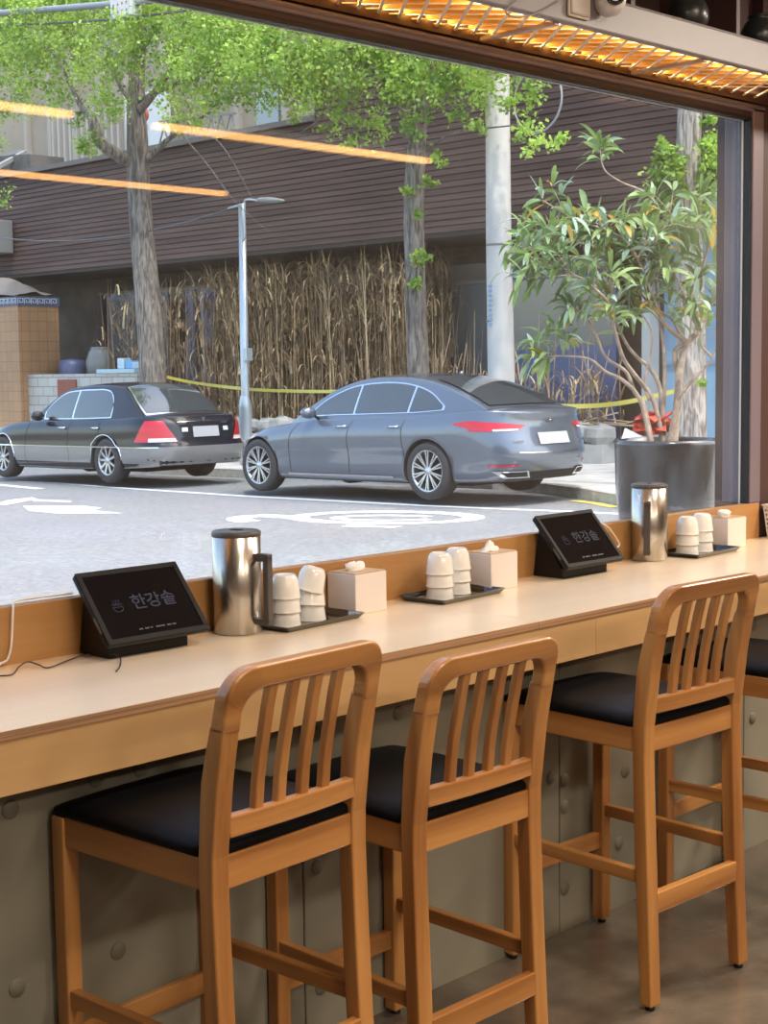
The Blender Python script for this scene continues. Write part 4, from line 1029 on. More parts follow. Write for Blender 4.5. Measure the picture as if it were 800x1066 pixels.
MB().box(18.17, 18.2, 27.1, 27.8, .9, 1.35).obj('rusty_hatch', mat('rusty_hatch_paint', (.22,.06,.04), .6), bw)
pane(26.2, 28.6, 1.5, 3.2, 20.0, M_blue); MB().box(19.9, 20.0, 25.2, 25.5, -.2, 3.2).obj('blue_post', M_blue, bld); MB().box(19.4, 19.5, 23.9, 24.35, -.2, 3.15).obj('blue_post', M_blue, bld); MB().box(19.5, 19.62, 27.95, 28.15, -.2, 3.2).obj('dark_post', M_dark, bld)
MB().box(20.2, 20.3, 25.2, 30, 1.4, 1.55).obj('interior_counter', M_lint, bld)
MB().box(20.5, 20.6, 24.4, 29, 3.0, 3.3).obj('pale_lintel', mat('pale_lintel', (.30,.28,.22), .7), bld)
# upper storey set back behind the cladding
M_beige = mat('beige_render', (.30,.25,.19), .8, noise=.08, scale=1)
up = MB().box(24, 24.3, 18, 60, 5.5, 16).obj('upper_wall', M_beige, bld)
for y in (26.6, 28.3, 31.2, 32.8, 34.0, 35.2, 36.4, 37.6): MB().box(23.85, 24, y, y+.16, 6, 9.8).obj('wall_pier', mat('pale_pier', (.36,.32,.27), .8), up)
MB().box(23.9, 24.0, 26.9, 27.7, 6.8, 9.5).obj('upper_window', M_wing, up)
for k in range(12): MB().box(23.86, 24, 33.2+k*.28, 33.2+k*.28+.09, 7.0, 8.6).obj('louvre', mat('white_louvre', (.40,.37,.33), .7), up)
sb = MB().box(23.2, 23.35, 30.3, 32.0, 6.3, 8.5).obj('sign_board', mat('white_sign_board', (.60,.61,.60), .5), bld)
d_ = MB().lathe([(0,23.19),(.16,23.19),(.16,23.2)], 24, axis='x').xf(Matrix.Translation((0, 31.15, 7.9))).obj('red_dot', mat('red_sign_dot', (.45,.07,.04), .6), sb)
for k in range(3): MB().box(23.17, 23.2, 31.05, 31.27, 7.5-k*.28, 7.66-k*.28).obj('sign_mark', mat('grey_sign_mark', (.30,.32,.30), .6), sb)
tr_ = MB()
for k in range(8):
    y = 26.2+k*.35; tr_.bar((22, y, 6.85), (22, y+.175, 7.2), .03, .03); tr_.bar((22, y+.175, 7.2), (22, y+.35, 6.85), .03, .03)
tr_.bar((22, 26.2, 6.85), (22, 29, 6.85), .05, .05); tr_.bar((22, 26.2, 7.2), (22, 29, 7.35), .05, .05); tr_.obj('roof_truss', M_lint, bld)
rf = MB(); rf.prism([(20.5,6.0),(23.5,6.0),(23.5,7.3),(20.5,6.9)], 34.0, 41, 'xz') if False else rf.box(19.6, 22.8, 33.2, 40, 6.1, 6.25); rf.obj('lean_to_roof', mat('dark_roof_sheet', (.06,.06,.065), .6), bld)
MB().prism([(33.0,6.1),(36.5,6.1),(36.5,7.2),(33.0,6.95)], 21.0, 22.0, 'yz').obj('dark_gable', M_dwall, bld)
MB().bar((19.6, 33.3, 6.25), (21.5, 34.0, 7.15), .12, .10).bar((21.5, 34, 7.15), (21.5, 40, 6.9), .4, .08).obj('roof_rafter', mat('pale_rafter', (.30,.29,.28), .7), bld)
# ac box on the cladding
tag(MB().box(18.55, 18.95, 30.6, 32.0, 4.25, 5.0).obj('air_conditioner', mat('grey_metal_cabinet', (.20,.20,.20), .5), bevel=.02), 'grey outdoor air conditioner box on the cladding at the left edge', 'air conditioner')
# things on the block counter
fz_ = MB().box(18.15, 18.7, 24.97, 26.3, 1.475, 1.56).obj('freezer_lid', mat('pale_blue_enamel', (.33,.48,.56), .4), bevel=.01); tag(fz_, 'pale blue flat chest lid lying on the white block wall behind the black car', 'lid')
for k, (y, h_, c_) in enumerate(((25.35,.17,(.12,.35,.62)), (25.65,.22,(.45,.58,.66)), (25.15,.14,(.4,.5,.55)))):
    o = MB().box(-.1, .1, -.11, .11, 0, h_).obj('plastic_tub', mat('tub_%d' % k, c_, .4), bevel=.015); o.location = (18.4, y, 1.562)
    tag(o, ('bright blue plastic tub on the pale blue lid', 'tallest pale tub in the row on the pale blue lid', 'small pale tub at the right end of the blue lid')[k], 'tub')
o = MB().lathe([(0,0),(.2,0),(.3,.2),(.32,.45),(.24,.68),(.2,.72),(.22,.76),(0,.77)], 24).obj('storage_jar', mat('grey_glazed_pot', (.16,.17,.17), .4)); o.location = (19.0, 27.35, 1.28); o.scale = (1,1,1)
tag(o, 'big grey storage jar behind the white block wall', 'jar')
MB().box(-.3,.3,-.3,.3,-1.5,0).obj('jar_stand', M_dark, o)
o = MB().lathe([(0,0),(.25,0),(.3,.25),(.3,.5),(.26,.62),(0,.66)], 24).obj('storage_jar', mat('dull_blue_pot', (.07,.09,.17), .4)); o.location = (19.0, 28.45, 1.15); tag(o, 'dull blue rounded barrel behind the block wall, left of the grey jar', 'jar'); MB().box(-.3,.3,-.3,.3,-1.5,0).obj('jar_stand', M_dark, o)
tp_ = MB(); rows = []
random.seed(3)
for i in range(13):
    rows.append([(18.0+1.1*j/8, 29.1+3.2*i/12, 3.185+(.42*sin(pi*(i+.5)/13)+.10*random.random())*sin(pi*(j+.6)/9.2)) for j in range(9)])
tag(tp_.grid(rows).obj('tarpaulin', mat('grey_brown_tarpaulin', (.20,.17,.14), .8)), 'crumpled grey-brown tarpaulin lying on top of the tan tiled pillar', 'tarpaulin')
# planting bed wall of rough stones
random.seed(11)
bed = MB(); M_stone = mat('rough_grey_stone', (.33,.32,.30), .85, noise=.25, scale=3, bump=.4)
MB().box(18.5, 19.2, 13.6, 25, -.3, .30).obj('bed_kerb', mat('concrete_kerb', (.38,.37,.35), .8, noise=.1, scale=4), bld)
for i in range(26):
    y = 13.8+i*.43; z = .30+.02*random.random(); s = random.uniform(.16,.26)
    n0 = len(bed.v); bed.lathe([(0,-s*.7),(s*.7,-s*.6),(s*1.05,-.1*s),(s*.9,s*.5),(s*.4,s*.75),(0,s*.8)], 9, smooth=False)
    for q in range(n0, len(bed.v)):
        v = bed.v[q]; f_ = 1+random.uniform(-.12,.12); bed.v[q] = (v[0]*f_, v[1]*1.3*f_, v[2]*f_)
    bed.xf(Matrix.Translation((18.75+random.uniform(-.05,.05), y, z+.12)), n0)
bed.obj('bed_stones', M_stone, bld)
# ------------------------------------------------------------------ dried reeds
M_reed = mat('dried_reed', (.27,.18,.10), .8, noise=.45, scale=2.5); M_reed2 = mat('pale_dried_reed', (.50,.375,.22), .8, noise=.3, scale=2.5); M_reedd = mat('grey_dried_reed', (.16,.115,.075), .8, noise=.4, scale=3)
def blade(mb, p, az, L_, w, lean, droop, n=5):
    d = Vector((cos(az), sin(az), 0)); side = Vector((-sin(az), cos(az), 0)); q = Vector(p); a = lean; rows = []
    for i in range(n+1):
        t = i/n; ww = w*(1-t**2)*.5+.001
        rows.append([q-side*ww, q+side*ww]); q = q+(d*sin(a)+Vector((0,0,cos(a))))*L_/n; a += droop/n
    mb.grid(rows, smooth=True)
def reeds(y0, y1, n, seed, label, zlo=.35, zhi=3.75, xc=19.55):
    random.seed(seed); A, B, C_ = MB(), MB(), MB()
    for i in range(n):
        y = random.uniform(y0, y1); x = xc+random.uniform(-.45,.45); mb = random.choice((A, A, B, C_))
        k = random.random()
        if k < .22: blade(mb, (x, y, zlo), random.uniform(0, 6.28), random.uniform(2.2, zhi-zlo), random.uniform(.012,.022), random.uniform(0,.10), random.uniform(0,.25), 6)
        else: blade(mb, (x, y, random.uniform(zlo+.1, zhi-.45)), random.uniform(0, 6.28), random.uniform(.3,.85), random.uniform(.018,.042), random.uniform(.1,.6), random.uniform(.6,3.2), 6)
    r_ = thing('dried_reeds', label, 'dried plants'); r_['kind'] = 'stuff'
    A.obj('brown_stalks', M_reed, r_, recalc=False); B.obj('pale_leaves', M_reed2, r_, recalc=False); C_.obj('grey_stalks', M_reedd, r_, recalc=False)
reeds(17.9, 24.2, 6800, 5, 'dense wall of dried brown reeds behind the street lamp and between the cars')
reeds(24.3, 27.3, 500, 8, 'thin dried reeds hanging behind the first street tree', .9, 3.6, 19.3)
reeds(13.9, 17.7, 330, 6, 'low tangle of dried reeds beside the red pillar', .35, 1.75, 19.2)
random.seed(9)
sk = MB()
for i in range(26):
    y = random.uniform(13.8, 17); a = Vector((18.9+random.uniform(-.2,.2), y, .45+random.uniform(0,.25))); sk.tube([a, a+Vector((random.uniform(-.1,.3), -random.uniform(.8,1.8), random.uniform(-.1,.3)))], .012, 5)
for i in range(22):
    y = random.uniform(14, 18); a = Vector((19.1, y, .4)); sk.tube([a, a+Vector((.1, random.uniform(-.5,.5), random.uniform(.8,1.7)))], .007, 5)
tag(sk.obj('dead_branches', mat('dead_branch', (.32,.23,.15), .8)), 'fallen dead branches on the stone bed right of the grey car', 'branches', kind='stuff')
# ------------------------------------------------------------------ street trees
def bark(f=1, nm='grey_bark'):
    m = bpy.data.materials.new(nm); nt, b = nodes_of(m); N = nt.nodes.new; L = nt.links.new
    tc = N('ShaderNodeTexCoord'); mp = N('ShaderNodeMapping'); mp.inputs['Scale'].default_value = (1,1,.16)
    n1 = N('ShaderNodeTexNoise'); n1.inputs['Scale'].default_value = 22; n1.inputs['Detail'].default_value = 6; n1.inputs['Distortion'].default_value = .8
    L(tc.outputs['Object'], mp.inputs['Vector']); L(mp.outputs['Vector'], n1.inputs['Vector'])
    r = N('ShaderNodeValToRGB'); r.color_ramp.elements[0].position = .38; r.color_ramp.elements[1].position = .62
    r.color_ramp.elements[0].color = (.085*f,.07*f,.06*f,1); r.color_ramp.elements[1].color = (.26*f,.23*f,.20*f,1)
    L(n1.outputs['Fac'], r.inputs['Fac']); L(r.outputs['Color'], b.inputs['Base Color']); b.inputs['Roughness'].default_value = .9
    bp = N('ShaderNodeBump'); bp.inputs['Strength'].default_value = .9; bp.inputs['Distance'].default_value = .03
    L(n1.outputs['Fac'], bp.inputs['Height']); L(bp.outputs['Normal'], b.inputs['Normal']); return m
M_bark = bark(); M_barksun = bark(1.9, 'sunlit_bark')  # second bark is a brightened copy: sunlight painted into the right-hand trunk
def leafmat(name, c1, c2, tr=.35):
    m = bpy.data.materials.new(name); m.use_nodes = True; nt = m.node_tree; b = nt.nodes['Principled BSDF']; N = nt.nodes.new; L = nt.links.new; out = nt.nodes['Material Output']
    tc = N('ShaderNodeTexCoord'); n1 = N('ShaderNodeTexNoise'); n1.inputs['Scale'].default_value = 2.4; n1.inputs['Detail'].default_value = 5
    r = N('ShaderNodeValToRGB'); r.color_ramp.elements[0].position = .35; r.color_ramp.elements[1].position = .65; r.color_ramp.elements[0].color = (*c2, 1); r.color_ramp.elements[1].color = (*c1, 1)
    L(tc.outputs['Object'], n1.inputs['Vector']); L(n1.outputs['Fac'], r.inputs['Fac']); L(r.outputs['Color'], b.inputs['Base Color']); b.inputs['Roughness'].default_value = .5
    t = N('ShaderNodeBsdfTranslucent'); L(r.outputs['Color'], t.inputs['Color']); mx = N('ShaderNodeMixShader'); mx.inputs[0].default_value = tr
    L(b.outputs[0], mx.inputs[1]); L(t.outputs[0], mx.inputs[2]); L(mx.outputs[0], out.inputs['Surface']); return m
M_leaf = leafmat('ginkgo_leaf', (.50,.68,.13), (.13,.26,.04), .45)
def ginkgo_leaf(mb, p, s):
    # fan-shaped leaf of three triangles round the stalk
    n = Vector((random.gauss(0,1), random.gauss(0,1), random.gauss(0,1)+.6)).normalized(); u = n.orthogonal().normalized(); a = random.uniform(0, 6.28)
    u = (u*cos(a)+n.cross(u)*sin(a)); v = n.cross(u); k = len(mb.v)
    for t, r_ in ((0,0), (-.95,.85), (-.35,1.0), (.35,1.0), (.95,.85)): mb.v.append(tuple(p+(u*cos(t)+v*sin(t))*r_*s+n*(.12*s*abs(t))))
    mb.f += [(k,k+1,k+2), (k,k+2,k+3), (k,k+3,k+4)]; mb.sm += [False]*3
def foliage(blobs, dens, size, seed):
    random.seed(seed); mb = MB()
    for c, r_, sq in blobs:
        vol = dens*3.0*(r_**2.1)
        # clusters inside each blob
        ncl = max(3, int(vol/26))
        for _ in range(ncl):
            d = Vector((random.gauss(0,1), random.gauss(0,1), random.gauss(0,1))).normalized()*(random.random()**.4)*r_
            cc = c+Vector((d.x, d.y, d.z*sq)); cr_ = random.uniform(.10,.26) if r_ > .26 else r_*random.uniform(.25,.55)
            for __ in range(26):
                e = Vector((random.gauss(0,1), random.gauss(0,1), random.gauss(0,.8)))*cr_*.6
                ginkgo_leaf(mb, cc+e, size*random.uniform(.75,1.35))
    return mb
def tree(label, base, trunk, branches, blobs, dens, seed, sprouts=(), bark_m=None):
    t = thing('street_tree', label, 'tree', base, 0, 'street trees along the far sidewalk'); b0 = Vector(base)
    rel = lambda p: Vector(p)-b0
    mb = MB(); pts = smooth_path([rel(p) for p, _ in trunk], 5); rs = []
    for i in range(len(pts)):
        f_ = i/5; a = int(min(len(trunk)-2, f_)); q = f_-a; rs.append(trunk[a][1]*(1-q)+trunk[a+1][1]*q if a+1 < len(trunk) else trunk[-1][1])
    mb.tube(pts, rs, 18); mb.obj('trunk', bark_m or M_bark, t)
    for br in branches:
        m2 = MB(); pts = smooth_path([rel(p) for p, _ in br], 5); rs = []
        for i in range(len(pts)):
            f_ = i/5; a = int(min(len(br)-2, f_)); q = f_-a; rs.append(br[a][1]*(1-q)+br[a+1][1]*q)
        m2.tube(pts, rs, 8); m2.obj('branch', M_bark, t)
    if blobs: foliage([(rel(c), r_, s) for c, r_, s in blobs], dens*1.25, .044, seed).obj('foliage', M_leaf, t, recalc=False)
    if sprouts: foliage([(rel(c), r_, s) for c, r_, s in sprouts], 300, .05, seed+50).obj('trunk_sprouts', M_leaf, t, recalc=False)
    return t
TX = 16.0
def tp(x, y, X=TX): return onx(x, y, X)
gb = lambda p: Vector((p.x, p.y, gz(p.y)+.10))
# tree 1
random.seed(21)
b1 = tp(160, 440); b1 = gb(b1)
tr1 = [(b1, .27), (tp(160, 400), .235), (tp(153, 300), .22), (tp(146, 220), .20), (tp(143, 150), .19), (tp(142, 95), .15), (tp(146, 30), .11), (tp(150, -60), .07)]
br1 = [[(tp(143,172),.12),(tp(120,160,15.6),.115),(tp(103,145,15.4),.11),(tp(95,122,15.3),.085),(tp(83,108,15.3),.05),(tp(60,60,15.2),.02)],
       [(tp(144,112),.08),(tp(128,92,16.3),.06),(tp(112,60,16.5),.04),(tp(90,10,16.8),.02)],
       [(tp(145,115),.08),(tp(160,98,15.8),.06),(tp(185,60,15.6),.04),(tp(205,5,15.5),.02)],
       [(tp(146,172),.07),(tp(165,155,16.2),.06),(tp(182,140,16.3),.04),(tp(230,110,16.4),.015)],
       [(tp(60,60,15.2),.02),(tp(30,40,15.2),.015),(tp(-10,50,15.2),.01)],
       [(tp(143,105),.05),(tp(215,75,15),.03),(tp(290,55,14.6),.012)],
       [(tp(180,130,16.2),.018),(tp(215,170,16),.010),(tp(245,210,15.9),.006),(tp(282,243,15.8),.003)],
       [(tp(190,125,16.2),.015),(tp(230,150,16),.009),(tp(262,205,15.9),.005)]]
bl1 = []
def blobpx(lst, x, y, r_, X, sq=.75): lst.append((tp(x, y, X), r_, sq))
for x, y, r_, X in [(-20,20,.9,16.3),(-30,70,.8,16),(10,50,.85,15.6),(5,105,.65,15.8),(20,10,.9,16.5),(45,30,.85,15.3),(40,75,.65,15.6),(62,110,.36,15.4),(75,60,.6,15.2),(70,15,.9,16),(55,-30,1,16),(100,25,.8,15.8),(98,75,.5,15.2),(108,105,.42,14.9),(118,118,.28,14.9),(90,140,.28,15.1),(80,125,.22,15.2),(125,45,.6,15.0),(130,-10,1,16),(120,75,.45,14.9),(160,30,.55,15.2),(190,50,.6,15.4),(175,75,.45,15.2),(165,5,.75,16),(200,0,.9,15.8),(195,95,.45,15.6),(210,65,.55,14.8),(235,50,.6,14.8),(225,20,.75,15.4),(215,105,.38,14.8),(245,85,.42,14.7),(265,60,.6,14.6),(260,20,.7,15),(290,55,.5,14.6),(180,128,.25,15.8),(-10,150,.35,16.5),(5,205,.25,16.8),(90,155,.18,15.1),(240,-10,.8,15),(0,-20,1,16),(285,30,.5,14.8),(205,130,.22,15.5),(270,85,.5,14.6),(300,80,.5,14.6),(240,65,.6,14.9),(315,60,.55,14.8),(325,95,.4,14.8),(285,100,.35,14.6),(190,110,.35,15.2)]: blobpx(bl1, x, y, r_, X)
tree('nearest-left street tree with forked grey trunk rising behind the black car', b1, tr1, br1, bl1, 620, 31)
b2 = gb(tp(437, 440))
tr2 = [(b2, .19), (tp(436, 400), .165), (tp(433, 300), .15), (tp(431, 220), .15), (tp(433, 170), .145), (tp(438, 115), .10), (tp(444, 50), .06), (tp(446,-20),.03)]
br2 = [[(tp(434,160),.06),(tp(415,110,15.6),.04),(tp(385,70,15.2),.02),(tp(350,50,15),.01)], [(tp(437,130),.05),(tp(470,90,15.6),.03),(tp(520,75,15.2),.012)], [(tp(433,165),.03),(tp(470,140,15.7),.018),(tp(540,130,15.3),.008)], [(tp(428,120),.03),(tp(380,100,15.8),.018),(tp(310,140,16),.006)]]
bl2 = []
for x, y, r_, X in [(330,40,.5,15.3),(325,75,.38,15.2),(345,100,.36,15.0),(350,65,.45,15.0),(375,45,.5,15.0),(370,85,.4,14.9),(372,120,.3,15.2),(385,140,.24,15.3),(400,70,.45,15),(405,105,.34,15),(412,130,.24,15),(398,30,.5,15),(430,60,.5,15.2),(425,90,.36,15),(420,30,.6,15.5),(450,70,.42,15),(455,100,.30,15),(470,85,.36,15),(478,115,.25,15),(492,100,.28,15),(493,135,.18,15),(470,60,.5,15.2),(500,75,.42,15),(515,60,.4,15),(542,110,.24,14.8),(548,135,.24,14.7),(562,150,.20,14.6),(580,150,.14,14.6),(555,90,.3,14.8),(455,165,.18,15.6),(445,190,.12,15.8),(350,-5,.8,15),(420,-5,.8,15.4),(480,20,.8,15.4),(540,40,.6,15),(300,90,.3,15.2),(310,115,.22,15.4),(440,130,.2,15.0),(340,130,.22,15.5),(365,150,.16,15.6)]: blobpx(bl2, x, y, r_, X)
sp2 = [(tp(431,271,15.82), .16, 1), (tp(437,268,15.82), .12, 1), (tp(432,296,15.82), .10, .7), (tp(424,200,15.82), .16, .7), (tp(436,222,15.82), .08, .8), (tp(428,80,15.4), .2, 1)]
tree('middle street tree with slim straight trunk behind the grey car roof', b2, tr2, br2, bl2, 620, 41, sp2)
b3 = gb(tp(720, 470))
tr3 = [(b3, .21), (tp(720, 440), .19), (tp(720, 350), .175), (tp(719, 250), .16), (tp(717, 180), .15), (tp(718, 130), .15), (tp(722, 60), .14), (tp(726,-20),.10)]
bl3 = []
for x, y, r_, X in [(700,160,.19,15.7),(692,185,.18,15.7),(696,210,.16,15.7),(706,175,.16,15.7),(693,235,.12,15.7),(702,228,.10,15.7),(699,150,.12,15.7),(690,165,.12,15.7),(742,170,.17,15.8),(745,150,.2,15.8),(748,185,.22,15.8),(743,200,.15,15.8),(746,215,.12,15.8),(752,165,.2,15.8),(737,120,.12,15.8),(733,400,.06,15.7),(712,198,.06,15.7),(733,330,.10,15.7),(760,200,.3,16),(770,160,.3,16),(695,250,.07,15.7)]: blobpx(bl3, x, y, r_, X, 1)
tree('right-hand street tree trunk with leafy sprouts, behind the potted shrub', b3, tr3, [], bl3, 2600, 51, bark_m=M_barksun)
# ------------------------------------------------------------------ poles
M_galv = mat('galvanised_steel', (.48,.53,.57), .35, metal=.5)
M_pole = mat('cast_concrete_pole', (.52,.50,.47), .8, noise=.10, scale=4, stretch=(1,1,.3))
pb = gb(tp(256, 450)); q = lambda p: p-pb
sl = thing('street_lamp', 'slim galvanised street lamp post in front of the dried reeds', 'street lamp', pb)
MB().tube([(0,0,0), q(tp(255.5,412))*1.0, q(tp(252,212))], [.075, .070, .058], 20).obj('post', M_galv, sl)
MB().lathe([(.085,0),(.105,.02),(.105,q(tp(256,425)).z),(.11,q(tp(256,424)).z+.02),(.075,q(tp(256,412)).z)], 20).xf(Matrix.Translation((0,0,0))).obj('base_sleeve', M_galv, sl)
hd_ = q(tp(252, 214)); MB().tube(smooth_path([hd_+Vector((-.02,-.07,-.55)), hd_+Vector((-.02,-.09,-.05)), hd_+Vector((-.03,-.16,.08)), q(tp(274,210,15.9))]), .018, 8).obj('lamp_arm', M_galv, sl)
lh = MB().lathe([(0,-.26),(.05,-.24),(.10,-.1),(.115,.05),(.09,.2),(.03,.28),(0,.29)], 20, axis='y'); lh.xf(Matrix.Translation(q(tp(282,208.5,15.85))) @ Matrix.Rotation(R(6), 4, 'X') @ Matrix.Diagonal((1,1.15,.42,1))); lh.obj('lamp_head', mat('grey_lamp_head', (.25,.27,.26), .4), sl)
MB().box(-.06, .06, -.04, .04, -.10, .10).xf(Matrix.Translation(q(tp(258.5, 369, 15.93)))).obj('meter_box', M_galv, sl)
MB().tube([q(tp(238,217)), q(tp(252,213))], .02, 8).obj('cable_bracket', M_galv, sl)
pb2 = gb(tp(524, 440)); q2 = lambda p: p-pb2
up_ = thing('utility_pole', 'round concrete utility pole beyond the grey car, right of the middle tree', 'pole', pb2)
MB().tube([(0,0,0), q2(tp(522.5,410)), q2(tp(519.5,250)), q2(tp(518,75)), q2(tp(517,-60))], [.20,.19,.175,.165,.155], 28).obj('shaft', M_pole, up_)
for y_ in (255, 334): 
    c_ = q2(tp(520, y_)); MB().lathe([(.18,c_.z-.015),(.187,c_.z),(.18,c_.z+.015)], 28, c=(c_.x, c_.y)).obj('strap', M_lint, up_)
c_ = q2(tp(516, 318)); nt2 = MB()
for k in range(9):
    for j in range(2):
        a = R(200+j*14); nt2.box(c_.x+.19*cos(a)-.012, c_.x+.19*cos(a)+.004, c_.y+.19*sin(a)-.03, c_.y+.19*sin(a)+.03, c_.z-.28+k*.065, c_.z-.28+k*.065+.035)
nt2.obj('pole_number_mark', mat('blue_stencil_paint', (.20,.33,.50), .7), up_)
co_ = tp(560, 104, 15.75); cl = MB(); pts = []
for k in range(66):
    a = 2*pi*k/32; pts.append(co_+Vector((.02*sin(a*.5), .40*cos(a)*(1+.03*sin(a*1.5)), .42*sin(a)*(1+.04*cos(a*.5)))))
cl.tube(pts, .011, 6); tag(cl.obj('cable_coil', mat('grey_wire', (.33,.34,.35), .5)), 'coil of spare cable hanging beside the concrete pole', 'cable coil')
# wires
def wire(a, b, sag, r_, lab, m=None, nm='overhead_cable'):
    pts = [a.lerp(b, k/16)-Vector((0,0,sag*4*(k/16)*(1-k/16))) for k in range(17)]
    tag(MB().tube(pts, r_, 6).obj(nm, m or mat('dark_grey_wire', (.10,.11,.12), .5)), lab, 'cable')
M_bund = mat('grey_cable_bundle', (.24,.27,.30), .5)
wire(tp(-60,17.5,15), tp(520,-38,15), .06, .055, 'thick grey overhead cable bundle across the treetops', M_bund)
wire(tp(-60,24,15.1), tp(520,-60,15.1), .35, .02, 'thinner overhead cable just below the thick bundle')
wire(tp(-40,240,16), tp(240,217,16), .35, .012, 'thin sagging wire from the left to the street lamp')
wire(tp(520,75,16), tp(430,97,16), .03, .010, 'thin wire between the concrete pole and the middle tree')
bx_ = MB().box(-.12,.12,-.28,.28,-.30,.30).obj('terminal_box', mat('white_terminal_box', (.60,.60,.58), .5), bevel=.02); bx_.location = tp(131, 0, 15.0)+Vector((0,0,.0)); tag(bx_, 'white terminal box with red marks on the overhead cable bundle', 'terminal box')
for i in range(4):
    for j in range(2): MB().lathe([(0,-.124),(.022,-.124)], 10, axis='x', c=(-.18+i*.12, -.20+j*.12)).obj('red_mark', mat('red_mark', (.5,.1,.08), .6), bx_)
# caution tape
M_tape = mat('yellow_caution_tape', (.62,.52,.10), .5)
def tape(ps, lab, w=.075):
    P = smooth_path(ps, 8); rows = []
    for i, p in enumerate(P): tw = .5*sin(i*.5); rows.append([p+Vector((-.012*tw, 0, -w/2)), p+Vector((.012*tw, 0, w/2))])
    tag(MB().grid(rows).obj('caution_tape', M_tape), lab, 'tape')
tape([tp(168,391,16.25), tp(200,398,16.3), tp(252,404.5,16.15), tp(300,407,16.2), tp(360,407,16.2), tp(427,401,16.2)], 'yellow caution tape sagging behind both cars, between the first two trees', .05)
tape([tp(533,412,16.0), tp(560,420,16.1), tp(600,423,16.1), tp(650,419,16.0), tp(712,405,15.95)], 'yellow caution tape between the concrete pole and the right-hand tree', .06)
# ------------------------------------------------------------------ potted shrub outside the window
def atd(x, y, d): return CAMP+ray(x, y)*(d/F_PX)
PD = 9.9
pc = atd(695, 457, PD); pbz = gz(pc.y)+.13
pot = thing('potted_shrub', 'large grey glazed round pot with a branching long-leaved shrub outside the window', 'potted plant', (pc.x, pc.y, pbz))
H_ = pc.z-pbz; M_pot = mat('grey_ribbed_glaze', (.055,.064,.075), .16, col2=(.006,.008,.011), scale=4, stretch=(1,1,.35), coat=.4, detail=10, lo=.40, hi=.62)
rr_ = .345
MB().lathe([(0,0),(.23,0),(.26,.03),(.305,H_*.3),(.335,H_*.6),(rr_,H_*.93),(rr_+.005,H_*.97),(rr_,H_),(rr_-.02,H_),(rr_-.03,H_*.95),(rr_-.04,H_*.90),(0,H_*.90)], 64).obj('pot', M_pot, pot)
MB().lathe([(0,H_*.925),(rr_-.036,H_*.92)], 40).obj('soil', mat('dark_soil', (.05,.04,.03), .9, noise=.4, scale=20), pot)
for k in range(40):
    pass
def cp_(x, y, dd=0):
    p = atd(520+x/3.333, 150+y/3.333, PD+dd); return p-Vector((pc.x, pc.y, pbz))
stems = [
 ([(590,1040,0),(618,900,-.02),(645,850,-.05),(690,800,-.05),(740,740,-.08),(780,650,-.1)], .020),
 ([(600,1040,.05),(622,880,.05),(625,800,.05),(650,700,.1),(690,640,.12),(655,560,.15),(690,470,.2),(720,380,.2),(760,240,.2)], .030),
 ([(570,1040,0),(540,905,0),(510,850,0),(470,800,-.1),(430,740,-.15),(400,640,-.2),(385,560,-.22),(330,500,-.25),(270,460,-.28),(150,460,-.3),(80,470,-.3)], .019),
 ([(530,1040,-.05),(500,905,-.05),(470,860,-.05),(440,790,-.05),(370,740,-.1),(335,660,-.1),(290,590,-.15),(240,570,-.2)], .018),
 ([(525,1040,-.08),(490,890,-.08),(430,820,-.1),(370,790,-.12),(310,745,-.15),(200,735,-.2),(150,745,-.2)], .016),
 ([(575,1040,.05),(560,860,.05),(525,780,.05),(480,740,.05),(440,690,.05),(400,600,0),(380,520,0),(400,400,0)], .018),
 ([(610,1040,.08),(615,900,.08),(622,820,.08),(610,720,.1),(650,690,.1),(600,650,.08),(560,600,.05),(520,500,0),(480,400,-.05),(430,330,-.08),(350,292,-.1),(270,268,-.1),(215,235,-.1),(150,195,-.12)], .022),
 ([(560,1040,.1),(572,900,.1),(572,720,.1),(552,560,.1),(548,430,.1),(590,310,.1),(545,210,.08),(490,160,.05),(430,135,.05),(375,100,0),(355,60,0),(352,10,0)], .014),
 ([(520,890,0),(505,820,0),(530,700,0),(525,640,0),(490,590,0),(455,605,0)], .009),
 ([(640,690,.1),(600,610,.1),(530,560,.1),(500,480,.05),(470,400,0),(440,420,0)], .012),
 ([(560,600,.05),(510,540,.1),(470,500,.1),(400,440,.15),(300,400,.2),(180,380,.2),(90,350,.2)], .010),
 ([(480,400,-.05),(520,330,0),(600,280,0),(660,290,0),(720,290,0)], .008),
 ([(690,640,.1),(640,520,.1),(600,430,.1),(560,380,.1)], .010),
 ([(740,740,-.08),(700,690,-.1),(720,600,-.1),(760,520,-.1)], .010),
 ([(270,460,-.28),(200,420,-.3),(120,400,-.3),(70,330,-.3)], .008),
 ([(350,292,-.1),(300,330,-.12),(200,330,-.15),(130,300,-.15)], .008),
]
sm_ = MB(); tips = []
for pts, r0 in stems:
    P = smooth_path([cp_(*p) for p in pts], 6); n = len(P)
    o = MB().tube(P, [max(.003, r0*(1-.78*i/(n-1))) for i in range(n)], 8).obj('stem', mat('tan_bark', (.36,.27,.20), .75, noise=.25, scale=20), pot)
    tips.append(P)
M_lf = leafmat('long_green_leaf', (.29,.40,.12), (.12,.21,.075), .3); M_ly = leafmat('yellowing_leaf', (.62,.38,.05), (.45,.28,.05), .35); M_lg = leafmat('grey_green_leaf', (.42,.54,.40), (.26,.38,.26), .25)
random.seed(77)
